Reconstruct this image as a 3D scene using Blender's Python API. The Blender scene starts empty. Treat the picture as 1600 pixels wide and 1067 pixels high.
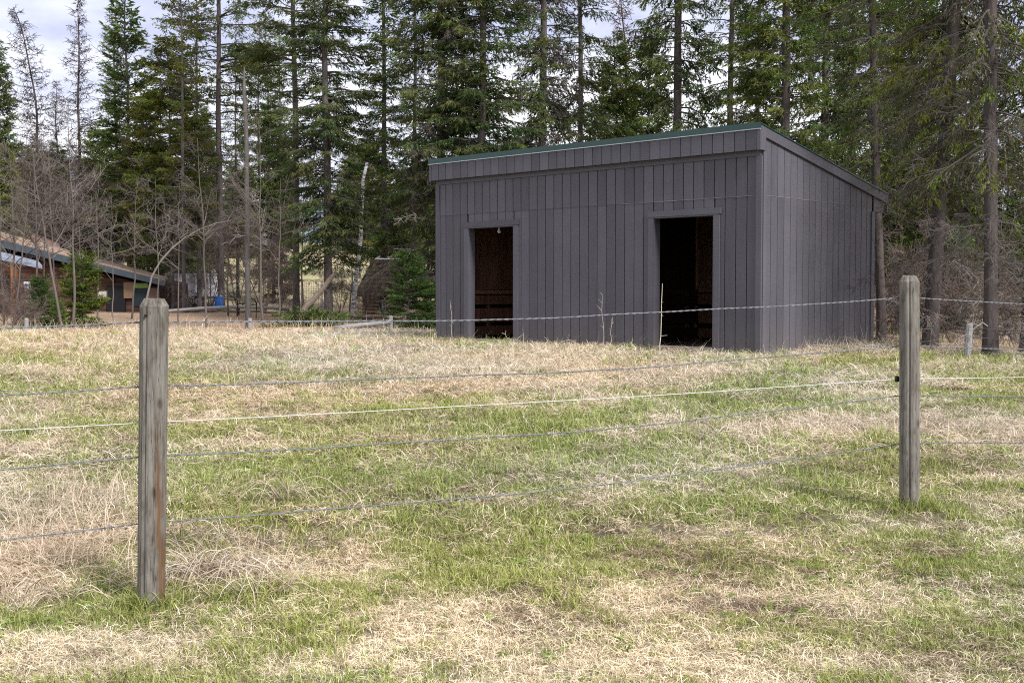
import bpy, math, random
import numpy as np
from mathutils import Vector, Matrix

sc = bpy.context.scene
COL = sc.collection

# ------------------------------------------------------------------ camera
F_PX, PITCH, CAMZ = 1856.8, 0.0405, 1.44          # focal length in photo pixels (1600 wide)
cam_d = bpy.data.cameras.new('camera')
cam_d.sensor_width = 36.0
cam_d.lens = 36.0 * F_PX / 1600.0
cam_d.clip_end = 8000
cam_o = bpy.data.objects.new('camera', cam_d)
COL.objects.link(cam_o)
cam_o.location = (0, 0, CAMZ)
cam_o.rotation_euler = (math.pi / 2 - PITCH, 0, 0)
sc.camera = cam_o

# ------------------------------------------------------------------ sky and sun
SUN_EL, SUN_AZ = math.radians(42), math.radians(140)   # azimuth clockwise from +Y (view direction)
w = bpy.data.worlds.new('World')
sc.world = w
w.use_nodes = True
wn, wl = w.node_tree.nodes, w.node_tree.links
wn.clear()
w_out = wn.new('ShaderNodeOutputWorld')
w_bg = wn.new('ShaderNodeBackground')
w_bg.inputs['Strength'].default_value = 0.085
sky = wn.new('ShaderNodeTexSky')
sky.sky_type = 'NISHITA'
sky.sun_disc = False
sky.sun_elevation = SUN_EL
sky.sun_rotation = SUN_AZ
sky.air_density = 1.0
sky.dust_density = 2.0
tc = wn.new('ShaderNodeTexCoord')
mp = wn.new('ShaderNodeMapping')
mp.inputs['Scale'].default_value = (1.0, 1.0, 2.6)
mp.inputs['Location'].default_value = (0.35, 0.0, 0.25)
nz = wn.new('ShaderNodeTexNoise')
nz.inputs['Scale'].default_value = 3.2
nz.inputs['Detail'].default_value = 6
nz.inputs['Roughness'].default_value = 0.55
rp = wn.new('ShaderNodeValToRGB')
rp.color_ramp.elements[0].position = 0.40
rp.color_ramp.elements[0].color = (0.0, 0.0, 0.0, 1)
rp.color_ramp.elements[1].position = 0.58
rp.color_ramp.elements[1].color = (1, 1, 1, 1)
# thick grey-lavender cloud and bright white cloud over the clear sky
cl = wn.new('ShaderNodeMix'); cl.data_type = 'RGBA'
cl.inputs['A'].default_value = (6.3, 6.7, 8.9, 1)
cl.inputs['B'].default_value = (12.6, 12.6, 13.2, 1)
mx = wn.new('ShaderNodeMix'); mx.data_type = 'RGBA'
mx.inputs['Factor'].default_value = 0.88
wl.new(tc.outputs['Generated'], mp.inputs['Vector'])
wl.new(mp.outputs['Vector'], nz.inputs['Vector'])
wl.new(nz.outputs['Fac'], rp.inputs['Fac'])
wl.new(rp.outputs['Color'], cl.inputs['Factor'])
wl.new(sky.outputs['Color'], mx.inputs['A'])
wl.new(cl.outputs['Result'], mx.inputs['B'])
wl.new(mx.outputs['Result'], w_bg.inputs['Color'])
wl.new(w_bg.outputs['Background'], w_out.inputs['Surface'])

sun_d = bpy.data.lights.new('sun', 'SUN')
sun_d.energy = 4.1
sun_d.angle = math.radians(13)
sun_d.color = (1.0, 0.97, 0.93)
sun_o = bpy.data.objects.new('sun', sun_d)
COL.objects.link(sun_o)
sd = Vector((math.sin(SUN_AZ) * math.cos(SUN_EL), math.cos(SUN_AZ) * math.cos(SUN_EL), math.sin(SUN_EL)))
sun_o.rotation_euler = sd.to_track_quat('Z', 'Y').to_euler()
sun_o.location = sd * 60

vs = sc.view_settings
vs.view_transform = 'Standard'
vs.look = 'None'
vs.exposure = 0.48
vs.gamma = 1.0
vs.use_curve_mapping = False
sc.cycles.max_bounces = 5
sc.cycles.adaptive_threshold = 0.02
sc.cycles.adaptive_min_samples = 96
sc.cycles.use_denoising = False          # the sensor grain of the photograph; a denoiser smears the grass
sc.cycles.filter_width = 1.1
sc.cycles.diffuse_bounces = 3
sc.cycles.transparent_max_bounces = 4
sc.cycles.caustics_reflective = False
sc.cycles.caustics_refractive = False

# ------------------------------------------------------------------ helpers: projection, noise
CP, SP = math.cos(PITCH), math.sin(PITCH)

def ray(u, v):
    dx = (u - 800) / F_PX; up = -(v - 533.5) / F_PX
    return np.array([dx, CP + up * SP, -SP + up * CP])

def P(u, v, Y):
    d = ray(u, v)
    k = Y / d[1]
    return np.array([d[0] * k, Y, CAMZ + d[2] * k])

_r = np.random.default_rng(7)
LAT = _r.random((256, 256))

def vnoise(x, y):
    xi = np.floor(x).astype(int); yi = np.floor(y).astype(int)
    fx = x - xi; fy = y - yi
    fx = fx * fx * (3 - 2 * fx); fy = fy * fy * (3 - 2 * fy)
    a = LAT[xi & 255, yi & 255]; b = LAT[(xi + 1) & 255, yi & 255]
    c = LAT[xi & 255, (yi + 1) & 255]; d = LAT[(xi + 1) & 255, (yi + 1) & 255]
    return (a * (1 - fx) + b * fx) * (1 - fy) + (c * (1 - fx) + d * fx) * fy

def fbm(x, y, sc_=1.0, o=4):
    x = np.asarray(x, float) / sc_ + 31.7; y = np.asarray(y, float) / sc_ + 11.3
    s = 0; a = .5; t = 0
    for i in range(o):
        s = s + a * vnoise(x, y); t += a
        x = x * 2.03 + 17.1; y = y * 2.03 + 5.3; a *= .5
    return s / t

def sstep(a, b, x):
    t = np.clip((x - a) / (b - a), 0, 1)
    return t * t * (3 - 2 * t)

HY = [-4000, -30, 2, 5.48, 7.3, 11, 14.5, 17.5, 22, 27, 30, 38, 48, 60, 80, 120, 200, 500, 4000]
HZ = [-1.0, -.25, -.06, 0.0, .09, .26, .41, .485, .505, .505, .46, .60, .85, 1.35, 3.3, 6.5, 9.0, 12, 12]

def hgt(x, y):
    x = np.asarray(x, float); y = np.asarray(y, float)
    h = (np.interp(y - .5, HY, HZ) + np.interp(y + .5, HY, HZ) + np.interp(y, HY, HZ)) / 3
    near = sstep(16, 9, y) * sstep(-30, 2, y)
    h = h + .010 * np.clip(x, -12, 12) * near
    h = h + (fbm(x, y, 1.7, 3) - .5) * .09 * sstep(40, 20, y) + (fbm(x + 50, y, 9, 3) - .5) * .5 * sstep(25, 50, y)
    # the low bank where the mown verge ends, just beyond the posts
    return h

SHO = np.array([-1.46167, 23.43312, .555]); SYAW = math.radians(43.4524)
SEX = np.array([math.cos(SYAW), -math.sin(SYAW)]); SEY = np.array([math.sin(SYAW), math.cos(SYAW)])
SW, SD = 7.315, 3.66

def shed_local(x, y):
    dx = np.asarray(x) - SHO[0]; dy = np.asarray(y) - SHO[1]
    return dx * SEX[0] + dy * SEX[1], dx * SEY[0] + dy * SEY[1]

def ground_hit(u, v):
    d = ray(u, v); t = 2.0
    for i in range(4000):
        p = d * t + np.array([0, 0, CAMZ])
        if p[2] <= hgt(p[0], p[1]): break
        t *= 1.003
    return p

# ------------------------------------------------------------------ helpers: mesh building
class MB:
    def __init__(s): s.v = []; s.t = []; s.q = []; s.c = []; s.n = 0
    def add(s, v, tris=None, quads=None, col=(1, 1, 1)):
        v = np.asarray(v, float).reshape(-1, 3)
        if tris is not None and len(tris): s.t.append(np.asarray(tris, int).reshape(-1, 3) + s.n)
        if quads is not None and len(quads): s.q.append(np.asarray(quads, int).reshape(-1, 4) + s.n)
        c = np.asarray(col, float)
        if c.ndim == 1: c = np.tile(c, (len(v), 1))
        s.v.append(v); s.c.append(c); s.n += len(v)
        return s
    def box(s, a, b, col=(1, 1, 1), M=None):
        x0, y0, z0 = a; x1, y1, z1 = b
        v = np.array([[x0, y0, z0], [x1, y0, z0], [x1, y1, z0], [x0, y1, z0], [x0, y0, z1], [x1, y0, z1], [x1, y1, z1], [x0, y1, z1]], float)
        if M is not None: v = v @ M[:3, :3].T + M[:3, 3]
        return s.add(v, quads=[[3, 2, 1, 0], [4, 5, 6, 7], [0, 1, 5, 4], [1, 2, 6, 5], [2, 3, 7, 6], [3, 0, 4, 7]], col=col)
    def hexa(s, v, col=(1, 1, 1)):
        return s.add(v, quads=[[3, 2, 1, 0], [4, 5, 6, 7], [0, 1, 5, 4], [1, 2, 6, 5], [2, 3, 7, 6], [3, 0, 4, 7]], col=col)
    def tube(s, pts, rad, n=8, cap=True, col=(1, 1, 1), jit=0, rng=None):
        pts = np.asarray(pts, float); m = len(pts)
        rad = np.broadcast_to(np.asarray(rad, float), (m,))
        tan = np.gradient(pts, axis=0); tan /= np.linalg.norm(tan, axis=1)[:, None] + 1e-9
        ref = np.array([0, 0, 1.0]) if abs(tan[0][2]) < .8 else np.array([1.0, 0, 0])
        side = np.cross(tan, ref); side /= np.linalg.norm(side, axis=1)[:, None] + 1e-9
        up = np.cross(side, tan)
        a = np.arange(n) / n * 2 * math.pi
        rr = rad[:, None] * (1 + (rng.uniform(-jit, jit, (m, n)) if jit else 0)) * np.ones((m, n))
        v = pts[:, None, :] + rr[:, :, None] * (np.cos(a)[None, :, None] * side[:, None, :] + np.sin(a)[None, :, None] * up[:, None, :])
        i = np.arange(m - 1)[:, None] * n; j = np.arange(n)[None, :]; j2 = (j + 1) % n
        q = np.stack([i + j, i + j2, i + n + j2, i + n + j], -1).reshape(-1, 4)
        vv = v.reshape(-1, 3); tr = []
        if cap:
            vv = np.vstack([vv, pts[0], pts[-1]])
            k = m * n
            for jj in range(n):
                tr.append([k, (jj + 1) % n, jj]); tr.append([k + 1, (m - 1) * n + jj, (m - 1) * n + (jj + 1) % n])
        return s.add(vv, tris=tr, quads=q, col=col)
    def prisms(s, A, B, ra, rb, n=3, col=(1, 1, 1)):
        A = np.asarray(A, float).reshape(-1, 3); B = np.asarray(B, float).reshape(-1, 3); m = len(A)
        if m == 0: return s
        ra = np.broadcast_to(np.asarray(ra, float), (m,)); rb = np.broadcast_to(np.asarray(rb, float), (m,))
        d = B - A; d /= np.linalg.norm(d, axis=1)[:, None] + 1e-9
        ref = np.where(np.abs(d[:, 2:3]) < .8, np.array([[0, 0, 1.0]]), np.array([[1.0, 0, 0]]))
        sd_ = np.cross(d, ref); sd_ /= np.linalg.norm(sd_, axis=1)[:, None] + 1e-9
        up = np.cross(sd_, d)
        a = np.arange(n) / n * 2 * math.pi
        off = np.cos(a)[None, :, None] * sd_[:, None, :] + np.sin(a)[None, :, None] * up[:, None, :]
        v = np.concatenate([A[:, None, :] + off * ra[:, None, None], B[:, None, :] + off * rb[:, None, None]], 1).reshape(-1, 3)
        i = np.arange(m)[:, None] * 2 * n; j = np.arange(n)[None, :]; j2 = (j + 1) % n
        q = np.stack([i + j, i + j2, i + n + j2, i + n + j], -1).reshape(-1, 4)
        c = np.asarray(col, float)
        if c.ndim == 2: c = np.repeat(c, 2 * n, axis=0)
        return s.add(v, quads=q, col=c)
    def blades(s, B, D, L, Wd, rng, col):
        m = len(B)
        if m == 0: return s
        D = D / (np.linalg.norm(D, axis=1)[:, None] + 1e-9)
        sd_ = np.cross(D, rng.normal(size=(m, 3))); sd_ /= np.linalg.norm(sd_, axis=1)[:, None] + 1e-9
        L = np.broadcast_to(L, (m,))[:, None]; Wd = np.broadcast_to(Wd, (m,))[:, None]
        v = np.stack([B - D * L * .05, B + D * L * .45 + sd_ * Wd * .5, B + D * L, B + D * L * .45 - sd_ * Wd * .5], 1).reshape(-1, 3)
        i = np.arange(m)[:, None] * 4
        c = np.asarray(col, float)
        if c.ndim == 2: c = np.repeat(c, 4, axis=0)
        return s.add(v, quads=i + np.arange(4)[None, :], col=c)
    def mesh(s, name, mat, smooth=False):
        me = bpy.data.meshes.new(name)
        v = np.vstack(s.v); c = np.vstack(s.c)
        t = np.vstack(s.t) if s.t else np.zeros((0, 3), int)
        q = np.vstack(s.q) if s.q else np.zeros((0, 4), int)
        me.vertices.add(len(v)); me.vertices.foreach_set('co', v.astype(np.float32).ravel())
        lp = np.concatenate([t.ravel(), q.ravel()]).astype(np.int32)
        me.loops.add(len(lp)); me.loops.foreach_set('vertex_index', lp)
        st = np.concatenate([np.arange(len(t)) * 3, len(t) * 3 + np.arange(len(q)) * 4]).astype(np.int32)
        me.polygons.add(len(st)); me.polygons.foreach_set('loop_start', st)
        me.polygons.foreach_set('use_smooth', np.full(len(st), bool(smooth)))
        at = me.color_attributes.new('Col', 'FLOAT_COLOR', 'POINT')
        at.data.foreach_set('color', np.hstack([c, np.ones((len(c), 1))]).astype(np.float32).ravel())
        me.update(calc_edges=True); me.validate()
        if mat: me.materials.append(mat)
        return me
    def build(s, name, mat, parent=None, smooth=False):
        return obj(name, s.mesh(name, mat, smooth), parent)

def obj(name, me, parent=None):
    o = bpy.data.objects.new(name, me); COL.objects.link(o)
    if parent is not None: o.parent = parent
    return o

def empty(name, loc, rz=0.0):
    o = bpy.data.objects.new(name, None); COL.objects.link(o)
    o.empty_display_size = .2
    o.location = [float(c) for c in loc]; o.rotation_euler = (0, 0, rz)
    return o

def tag(o, label=None, cat=None, group=None, kind=None):
    if label: o['label'] = label
    if cat: o['category'] = cat
    if group: o['group'] = group
    if kind: o['kind'] = kind
    return o

# ------------------------------------------------------------------ helpers: materials
def new_mat(name):
    m = bpy.data.materials.new(name); m.use_nodes = True
    nt = m.node_tree; b = nt.nodes['Principled BSDF']
    b.inputs['Roughness'].default_value = .85
    if 'Specular IOR Level' in b.inputs: b.inputs['Specular IOR Level'].default_value = .25
    return m, nt, b

def N(nt, typ, **kw):
    n = nt.nodes.new(typ)
    for k, v in kw.items():
        if k in n.inputs: n.inputs[k].default_value = v
        else: setattr(n, k, v)
    return n

def mapped(nt, scale, kind='Object'):
    t = N(nt, 'ShaderNodeTexCoord'); m = N(nt, 'ShaderNodeMapping')
    m.inputs['Scale'].default_value = scale
    nt.links.new(t.outputs[kind], m.inputs['Vector'])
    return m.outputs['Vector']

def noise(nt, vec, scale, detail=4, rough=.6):
    n = N(nt, 'ShaderNodeTexNoise', Scale=scale, Detail=detail, Roughness=rough)
    if vec is not None: nt.links.new(vec, n.inputs['Vector'])
    return n.outputs['Fac']

def ramp(nt, fac, stops):
    r = N(nt, 'ShaderNodeValToRGB')
    e = r.color_ramp.elements
    e[0].position, e[0].color = stops[0][0], (*stops[0][1], 1)
    e[1].position, e[1].color = stops[-1][0], (*stops[-1][1], 1)
    for p, c in stops[1:-1]:
        x = e.new(p); x.color = (*c, 1)
    nt.links.new(fac, r.inputs['Fac'])
    return r.outputs['Color']

def mixc(nt, fac, a, b, mode='MIX'):
    m = N(nt, 'ShaderNodeMix'); m.data_type = 'RGBA'; m.blend_type = mode
    for s, x in (('Factor', fac), ('A', a), ('B', b)):
        if hasattr(x, 'is_output'): nt.links.new(x, m.inputs[s])
        elif s == 'Factor': m.inputs[s].default_value = x
        else: m.inputs[s].default_value = (*x, 1)
    return m.outputs['Result']

def math_(nt, op, a, b=0.0, c=None):
    m = N(nt, 'ShaderNodeMath'); m.operation = op
    for i, x in enumerate((a, b, c)):
        if x is None: continue
        if hasattr(x, 'is_output'): nt.links.new(x, m.inputs[i])
        else: m.inputs[i].default_value = x
    return m.outputs[0]

def bump(nt, b, h, strength=.4, dist=.01):
    n = N(nt, 'ShaderNodeBump', Strength=strength, Distance=dist)
    nt.links.new(h, n.inputs['Height']); nt.links.new(n.outputs['Normal'], b.inputs['Normal'])

def vcol(nt): 
    a = N(nt, 'ShaderNodeAttribute'); a.attribute_name = 'Col'
    return a.outputs['Color']

def simple_mat(name, stops, scale=(1, 1, 1), nscale=6, bstr=.3, bdist=.01, rough=.85, vc=False, detail=5, spec=.25):
    m, nt, b = new_mat(name)
    f = noise(nt, mapped(nt, scale), nscale, detail)
    c = ramp(nt, f, stops)
    if vc: c = mixc(nt, 1.0, c, vcol(nt), 'MULTIPLY')
    nt.links.new(c, b.inputs['Base Color'])
    b.inputs['Roughness'].default_value = rough
    b.inputs['Specular IOR Level'].default_value = spec
    if bstr: bump(nt, b, f, bstr, bdist)
    return m

def foliage_mat(name, trans=.25):
    m, nt, b = new_mat(name)
    oi = N(nt, 'ShaderNodeObjectInfo')
    c = mixc(nt, 1.0, vcol(nt), oi.outputs['Color'], 'MULTIPLY')
    d = N(nt, 'ShaderNodeBsdfDiffuse'); t = N(nt, 'ShaderNodeBsdfTranslucent'); ms = N(nt, 'ShaderNodeMixShader')
    ms.inputs['Fac'].default_value = trans
    nt.links.new(c, d.inputs['Color']); nt.links.new(c, t.inputs['Color'])
    nt.links.new(d.outputs[0], ms.inputs[1]); nt.links.new(t.outputs[0], ms.inputs[2])
    nt.links.new(ms.outputs[0], nt.nodes['Material Output'].inputs['Surface'])
    nt.nodes.remove(b)
    return m

def blade_mat(name, trans=.15):
    """grass: colour per blade in the mesh, multiplied by a tint carried by each clump"""
    m, nt, b = new_mat(name)
    a = N(nt, 'ShaderNodeAttribute'); a.attribute_name = 'tint'; a.attribute_type = 'INSTANCER'
    c = mixc(nt, 1.0, vcol(nt), a.outputs['Color'], 'MULTIPLY')
    d = N(nt, 'ShaderNodeBsdfDiffuse'); t = N(nt, 'ShaderNodeBsdfTranslucent'); ms = N(nt, 'ShaderNodeMixShader')
    ms.inputs['Fac'].default_value = trans
    nt.links.new(c, d.inputs['Color']); nt.links.new(c, t.inputs['Color'])
    nt.links.new(d.outputs[0], ms.inputs[1]); nt.links.new(t.outputs[0], ms.inputs[2])
    nt.links.new(ms.outputs[0], nt.nodes['Material Output'].inputs['Surface'])
    nt.nodes.remove(b)
    return m

def paint_mat():
    m, nt, b = new_mat('grey_stain')
    g = N(nt, 'ShaderNodeNewGeometry')
    oi = N(nt, 'ShaderNodeObjectInfo')
    t = N(nt, 'ShaderNodeTexCoord')
    add = N(nt, 'ShaderNodeVectorMath'); add.operation = 'ADD'
    sclv = N(nt, 'ShaderNodeVectorMath'); sclv.operation = 'SCALE'
    cmb = N(nt, 'ShaderNodeCombineXYZ')
    nt.links.new(oi.outputs['Random'], cmb.inputs[0]); nt.links.new(oi.outputs['Random'], cmb.inputs[2])
    nt.links.new(cmb.outputs[0], sclv.inputs[0]); sclv.inputs['Scale'].default_value = 37
    nt.links.new(t.outputs['Object'], add.inputs[0]); nt.links.new(sclv.outputs[0], add.inputs[1])
    mh = N(nt, 'ShaderNodeMapping'); mh.inputs['Scale'].default_value = (3, 3, 60)     # rough-sawn marks run across the boards
    nt.links.new(add.outputs[0], mh.inputs['Vector'])
    saw = noise(nt, mh.outputs[0], 1.6, 4, .7)
    mv = N(nt, 'ShaderNodeMapping'); mv.inputs['Scale'].default_value = (14, 14, .7)
    nt.links.new(add.outputs[0], mv.inputs['Vector'])
    grain = noise(nt, mv.outputs[0], 3.0, 4, .6)
    big = noise(nt, t.outputs['Object'], .9, 4, .6)
    c = ramp(nt, saw, [(.3, (.061, .058, .072)), (.7, (.091, .087, .107))])
    c = mixc(nt, .35, c, ramp(nt, grain, [(.3, (.050, .047, .061)), (.75, (.106, .101, .123))]))
    c = mixc(nt, .4, c, ramp(nt, big, [(.3, (.058, .055, .068)), (.7, (.099, .095, .115))]))
    # per-board difference in the stain
    v = math_(nt, 'MULTIPLY_ADD', oi.outputs['Random'], .38, .81)
    cv = N(nt, 'ShaderNodeCombineColor')
    for i in range(3): nt.links.new(v, cv.inputs[i])
    c = mixc(nt, 1.0, c, cv.outputs[0], 'MULTIPLY')
    # dried splash of soil along the foot of the walls, chalky smears higher up
    sz = N(nt, 'ShaderNodeSeparateXYZ'); nt.links.new(t.outputs['Object'], sz.inputs[0])
    foot = N(nt, 'ShaderNodeMapRange'); nt.links.new(sz.outputs[2], foot.inputs[0])
    for k, val in enumerate((.0, .55, .55, 0.0)): foot.inputs[k + 1].default_value = val
    sp_ = noise(nt, t.outputs['Object'], 7.0, 6, .7)
    c = mixc(nt, math_(nt, 'MULTIPLY', foot.outputs[0], sp_), c, (.15, .125, .10))
    sm = noise(nt, mv.outputs[0], .55, 5, .7)
    smf = N(nt, 'ShaderNodeMapRange'); nt.links.new(sm, smf.inputs[0])
    for k, val in enumerate((.56, .75, 0.0, .35)): smf.inputs[k + 1].default_value = val
    c = mixc(nt, smf.outputs[0], c, (.115, .11, .12))
    nt.links.new(c, b.inputs['Base Color'])
    b.inputs['Roughness'].default_value = .55
    b.inputs['Specular IOR Level'].default_value = .35
    h = math_(nt, 'ADD', saw, math_(nt, 'MULTIPLY', grain, .6))
    bump(nt, b, h, .55, .005)
    return m

def bark_mat(name, dark, light, sc_=(5, 5, 1.2), ns=4.0):
    m, nt, b = new_mat(name)
    f = noise(nt, mapped(nt, sc_), ns, 6, .65)
    f2 = noise(nt, mapped(nt, (1, 1, 1)), 1.2, 3)
    c = ramp(nt, f, [(.3, dark), (.7, light)])
    c = mixc(nt, math_(nt, 'MULTIPLY', f2, .5), c, tuple(x * 1.25 for x in light))
    oi = N(nt, 'ShaderNodeObjectInfo')
    c = mixc(nt, 1.0, c, oi.outputs['Color'], 'MULTIPLY')
    nt.links.new(c, b.inputs['Base Color'])
    bump(nt, b, f, .9, .03)
    return m

def wood_post_mat(name, stain=False):
    m, nt, b = new_mat(name)
    v = mapped(nt, (1, 1, 1))
    g = noise(nt, mapped(nt, (26, 26, 1.6)), 1.6, 7, .72)
    big = noise(nt, mapped(nt, (9, 9, 3.2)), 1.7, 6, .68)
    c = ramp(nt, g, [(.22, (.045, .040, .034)), (.42, (.135, .126, .114)), (.72, (.215, .204, .188))])
    c = mixc(nt, 1.0, c, ramp(nt, big, [(.34, (.52, .47, .41)), (.5, (.95, .93, .90)), (.68, (1.2, 1.18, 1.15))]), 'MULTIPLY')
    # drying cracks
    cr = noise(nt, mapped(nt, (15, 15, .5)), 2.3, 4, .6)
    crk = ramp(nt, cr, [(.478, (1, 1, 1)), (.497, (.14, .12, .11)), (.516, (1, 1, 1))])
    c = mixc(nt, .8, c, crk, 'MULTIPLY')
    kn = N(nt, 'ShaderNodeTexVoronoi', Scale=1.0); nt.links.new(mapped(nt, (9, 9, 4.2)), kn.inputs['Vector'])
    kc = ramp(nt, kn.outputs['Distance'], [(.08, (.35, .28, .22)), (.16, (1, 1, 1))])
    c = mixc(nt, .8, c, kc, 'MULTIPLY')
    if stain:
        # a rust-brown resin streak running down the right-hand side
        sx = N(nt, 'ShaderNodeSeparateXYZ'); nt.links.new(v, sx.inputs[0])
        wob = noise(nt, mapped(nt, (1, 1, 4)), 1.5, 3)
        px = math_(nt, 'ADD', sx.outputs[0], math_(nt, 'MULTIPLY', math_(nt, 'SUBTRACT', wob, .5), .05))
        band = math_(nt, 'SUBTRACT', 1.0, math_(nt, 'MULTIPLY', math_(nt, 'ABSOLUTE', math_(nt, 'SUBTRACT', px, .055)), 60))
        band = math_(nt, 'MAXIMUM', band, 0.0)
        lo = N(nt, 'ShaderNodeMapRange'); nt.links.new(sx.outputs[2], lo.inputs[0])
        for i, val in enumerate((.95, .55, 0.0, 1.0)): lo.inputs[i + 1].default_value = val
        fac = math_(nt, 'MULTIPLY', math_(nt, 'MULTIPLY', band, lo.outputs[0]), 1.1)
        fac = math_(nt, 'MINIMUM', fac, .9)
        c = mixc(nt, fac, c, ramp(nt, g, [(.3, (.045, .024, .012)), (.7, (.17, .09, .04))]))
    nt.links.new(c, b.inputs['Base Color'])
    bump(nt, b, math_(nt, 'ADD', g, math_(nt, 'MULTIPLY', cr, .4)), .7, .006)
    return m

M = {}
M['paint'] = paint_mat()
M['green_metal'] = simple_mat('green_metal', [(.3, (.010, .040, .038)), (.7, (.016, .055, .050))], nscale=3, bstr=.05, rough=.4, spec=.5)
M['pale_edge'] = simple_mat('pale_edge', [(.3, (.30, .36, .40)), (.7, (.45, .50, .54))], nscale=8, bstr=.05, rough=.5)
M['dark_backing'] = simple_mat('dark_backing', [(.3, (.010, .009, .011)), (.7, (.018, .017, .019))], nscale=8, bstr=.1)
M['inner_wood'] = simple_mat('inner_wood', [(.3, (.10, .052, .036)), (.7, (.27, .155, .105))], (12, 12, .8), 2.5, .4, .004, vc=True)
M['sill_wood'] = simple_mat('sill_wood', [(.3, (.18, .15, .11)), (.7, (.42, .36, .28))], (2, 20, 20), 2.5, .4, .004)
M['post'] = wood_post_mat('weathered_post')
M['post_stain'] = wood_post_mat('weathered_post_streaked', True)
M['wire'] = simple_mat('galvanised_wire', [(.3, (.10, .105, .118)), (.7, (.20, .21, .23))], nscale=30, bstr=0, rough=.45, spec=.5)
M['rope'] = simple_mat('white_rope', [(.3, (.44, .44, .43)), (.7, (.60, .59, .58))], nscale=60, bstr=.1, rough=.7)
M['black'] = simple_mat('black_plastic', [(.3, (.012, .012, .013)), (.7, (.022, .022, .024))], nscale=10, bstr=.05, rough=.5)
M['bark'] = bark_mat('conifer_bark', (.050, .042, .040), (.185, .160, .153))
M['bark_pale'] = bark_mat('grey_bark', (.035, .031, .029), (.13, .117, .112))
M['twig'] = simple_mat('twig', [(.3, (.8, .8, .8)), (.7, (1.15, 1.15, 1.15))], nscale=5, bstr=0, vc=True)
M['needle'] = foliage_mat('needles')
M['blade'] = blade_mat('grass_blades')
M['log'] = simple_mat('old_log', [(.3, (.075, .055, .042)), (.7, (.24, .19, .15))], (3, 30, 30), 1.5, .5, .01, vc=True)
M['pole'] = simple_mat('grey_pole', [(.3, (.15, .145, .14)), (.7, (.34, .33, .325))], (2, 20, 20), 2, .3, .005)
M['brown_wall'] = simple_mat('brown_wall', [(.3, (.045, .026, .019)), (.7, (.105, .060, .043))], (.5, .5, 14), 1.2, .5, .02, vc=True)
M['vc'] = simple_mat('old_paint', [(.25, (.72, .72, .72)), (.75, (1.08, 1.08, 1.08))], nscale=4, bstr=.1, vc=True, rough=.7)
M['roof_tan'] = simple_mat('tan_roofing', [(.3, (.19, .135, .105)), (.7, (.34, .255, .20))], (3, 3, 3), 3, .4, .01, vc=True)

def birch_mat():
    m, nt, b = new_mat('birch_bark')
    f = noise(nt, mapped(nt, (2.5, 2.5, 9)), 2.4, 5, .7)
    c = ramp(nt, f, [(.42, (.05, .045, .04)), (.50, (.42, .42, .43)), (.8, (.56, .56, .57))])
    nt.links.new(c, b.inputs['Base Color']); bump(nt, b, f, .2, .005)
    return m
M['birch'] = birch_mat()

# ------------------------------------------------------------------ ground cover masks (world space)
EDGE_X = [-60, -3, 1.2, 5.0, 6.6, 7.1, 7.8, 20, 60]
EDGE_Y = [28.8, 28.8, 29.5, 25.5, 21.6, 19.2, 17.6, 15.2, 9.0]

def edge_y(x): return np.interp(x, EDGE_X, EDGE_Y)

def blob(u, v, ru, rv):
    c = ground_hit(u, v); a = ground_hit(u, v - rv); b = ground_hit(u, v + rv)
    return (c[0], c[1], ru * c[1] / F_PX, max(.12, (a[1] - b[1]) / 2))

STRAW = [blob(*b[:4]) + (b[4],) for b in [
    (70, 835, 150, 60, .9), (60, 1020, 190, 40, .9), (640, 965, 120, 30, .85), (210, 1035, 160, 30, .5), (370, 890, 110, 55, .8),
    (700, 570, 330, 22, 1.0), (820, 605, 260, 14, .8), (450, 540, 260, 14, .7), (330, 521, 420, 7, 1.0),
    (1300, 672, 120, 13, .8), (1500, 672, 120, 14, 1.0), (1270, 940, 190, 32, .8), (1050, 1040, 260, 28, .7), (1380, 1040, 130, 20, .5),
    (560, 885, 90, 12, .6), (720, 1030, 150, 30, .5), (1010, 830, 120, 14, .4), (1480, 580, 130, 14, .6), (1290, 553, 120, 12, .8),
    (60, 545, 130, 14, .6), (120, 640, 170, 22, .35), (1200, 835, 120, 25, .4), (1560, 780, 60, 40, .3), (1010, 596, 30, 6, .8), (880, 880, 60, 10, .6), (950, 545, 350, 9, .5), (30, 930, 60, 40, .6), (1330, 820, 90, 20, .5)]]
GREEN = [blob(*b[:4]) + (b[4],) for b in [
    (500, 720, 300, 50, .35), (330, 560, 60, 8, .9), (900, 700, 300, 50, .3), (420, 930, 120, 25, .5), (1150, 780, 160, 30, .3),
    (700, 860, 180, 16, .5), (250, 590, 150, 14, .4), (740, 545, 70, 6, .7), (1420, 850, 120, 30, .5), (1400, 560, 120, 8, .6),
    (640, 800, 200, 20, .3), (1540, 900, 80, 40, .5), (1100, 880, 150, 30, .35), (560, 640, 200, 20, .4), (1350, 1000, 150, 20, .35), (80, 960, 60, 12, .5)]]
SOIL = [blob(*b[:4]) + (b[4],) for b in [
    (1160, 950, 95, 12, .9), (480, 862, 70, 10, .7), (960, 828, 110, 8, .8), (1450, 870, 110, 10, .7), (960, 990, 70, 12, .6),
    (880, 925, 70, 10, .5), (310, 868, 60, 8, .5), (1060, 905, 80, 8, .5), (1075, 553, 70, 5, 1.0), (775, 537, 50, 4, .8), (600, 930, 60, 8, .3)]]

def blobs(L, x, y):
    s = np.zeros_like(np.asarray(x, float))
    for cx, cy, rx, ry, k in L:
        s = s + k * np.exp(-(((x - cx) / rx) ** 2 + ((y - cy) / ry) ** 2))
    return s

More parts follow.
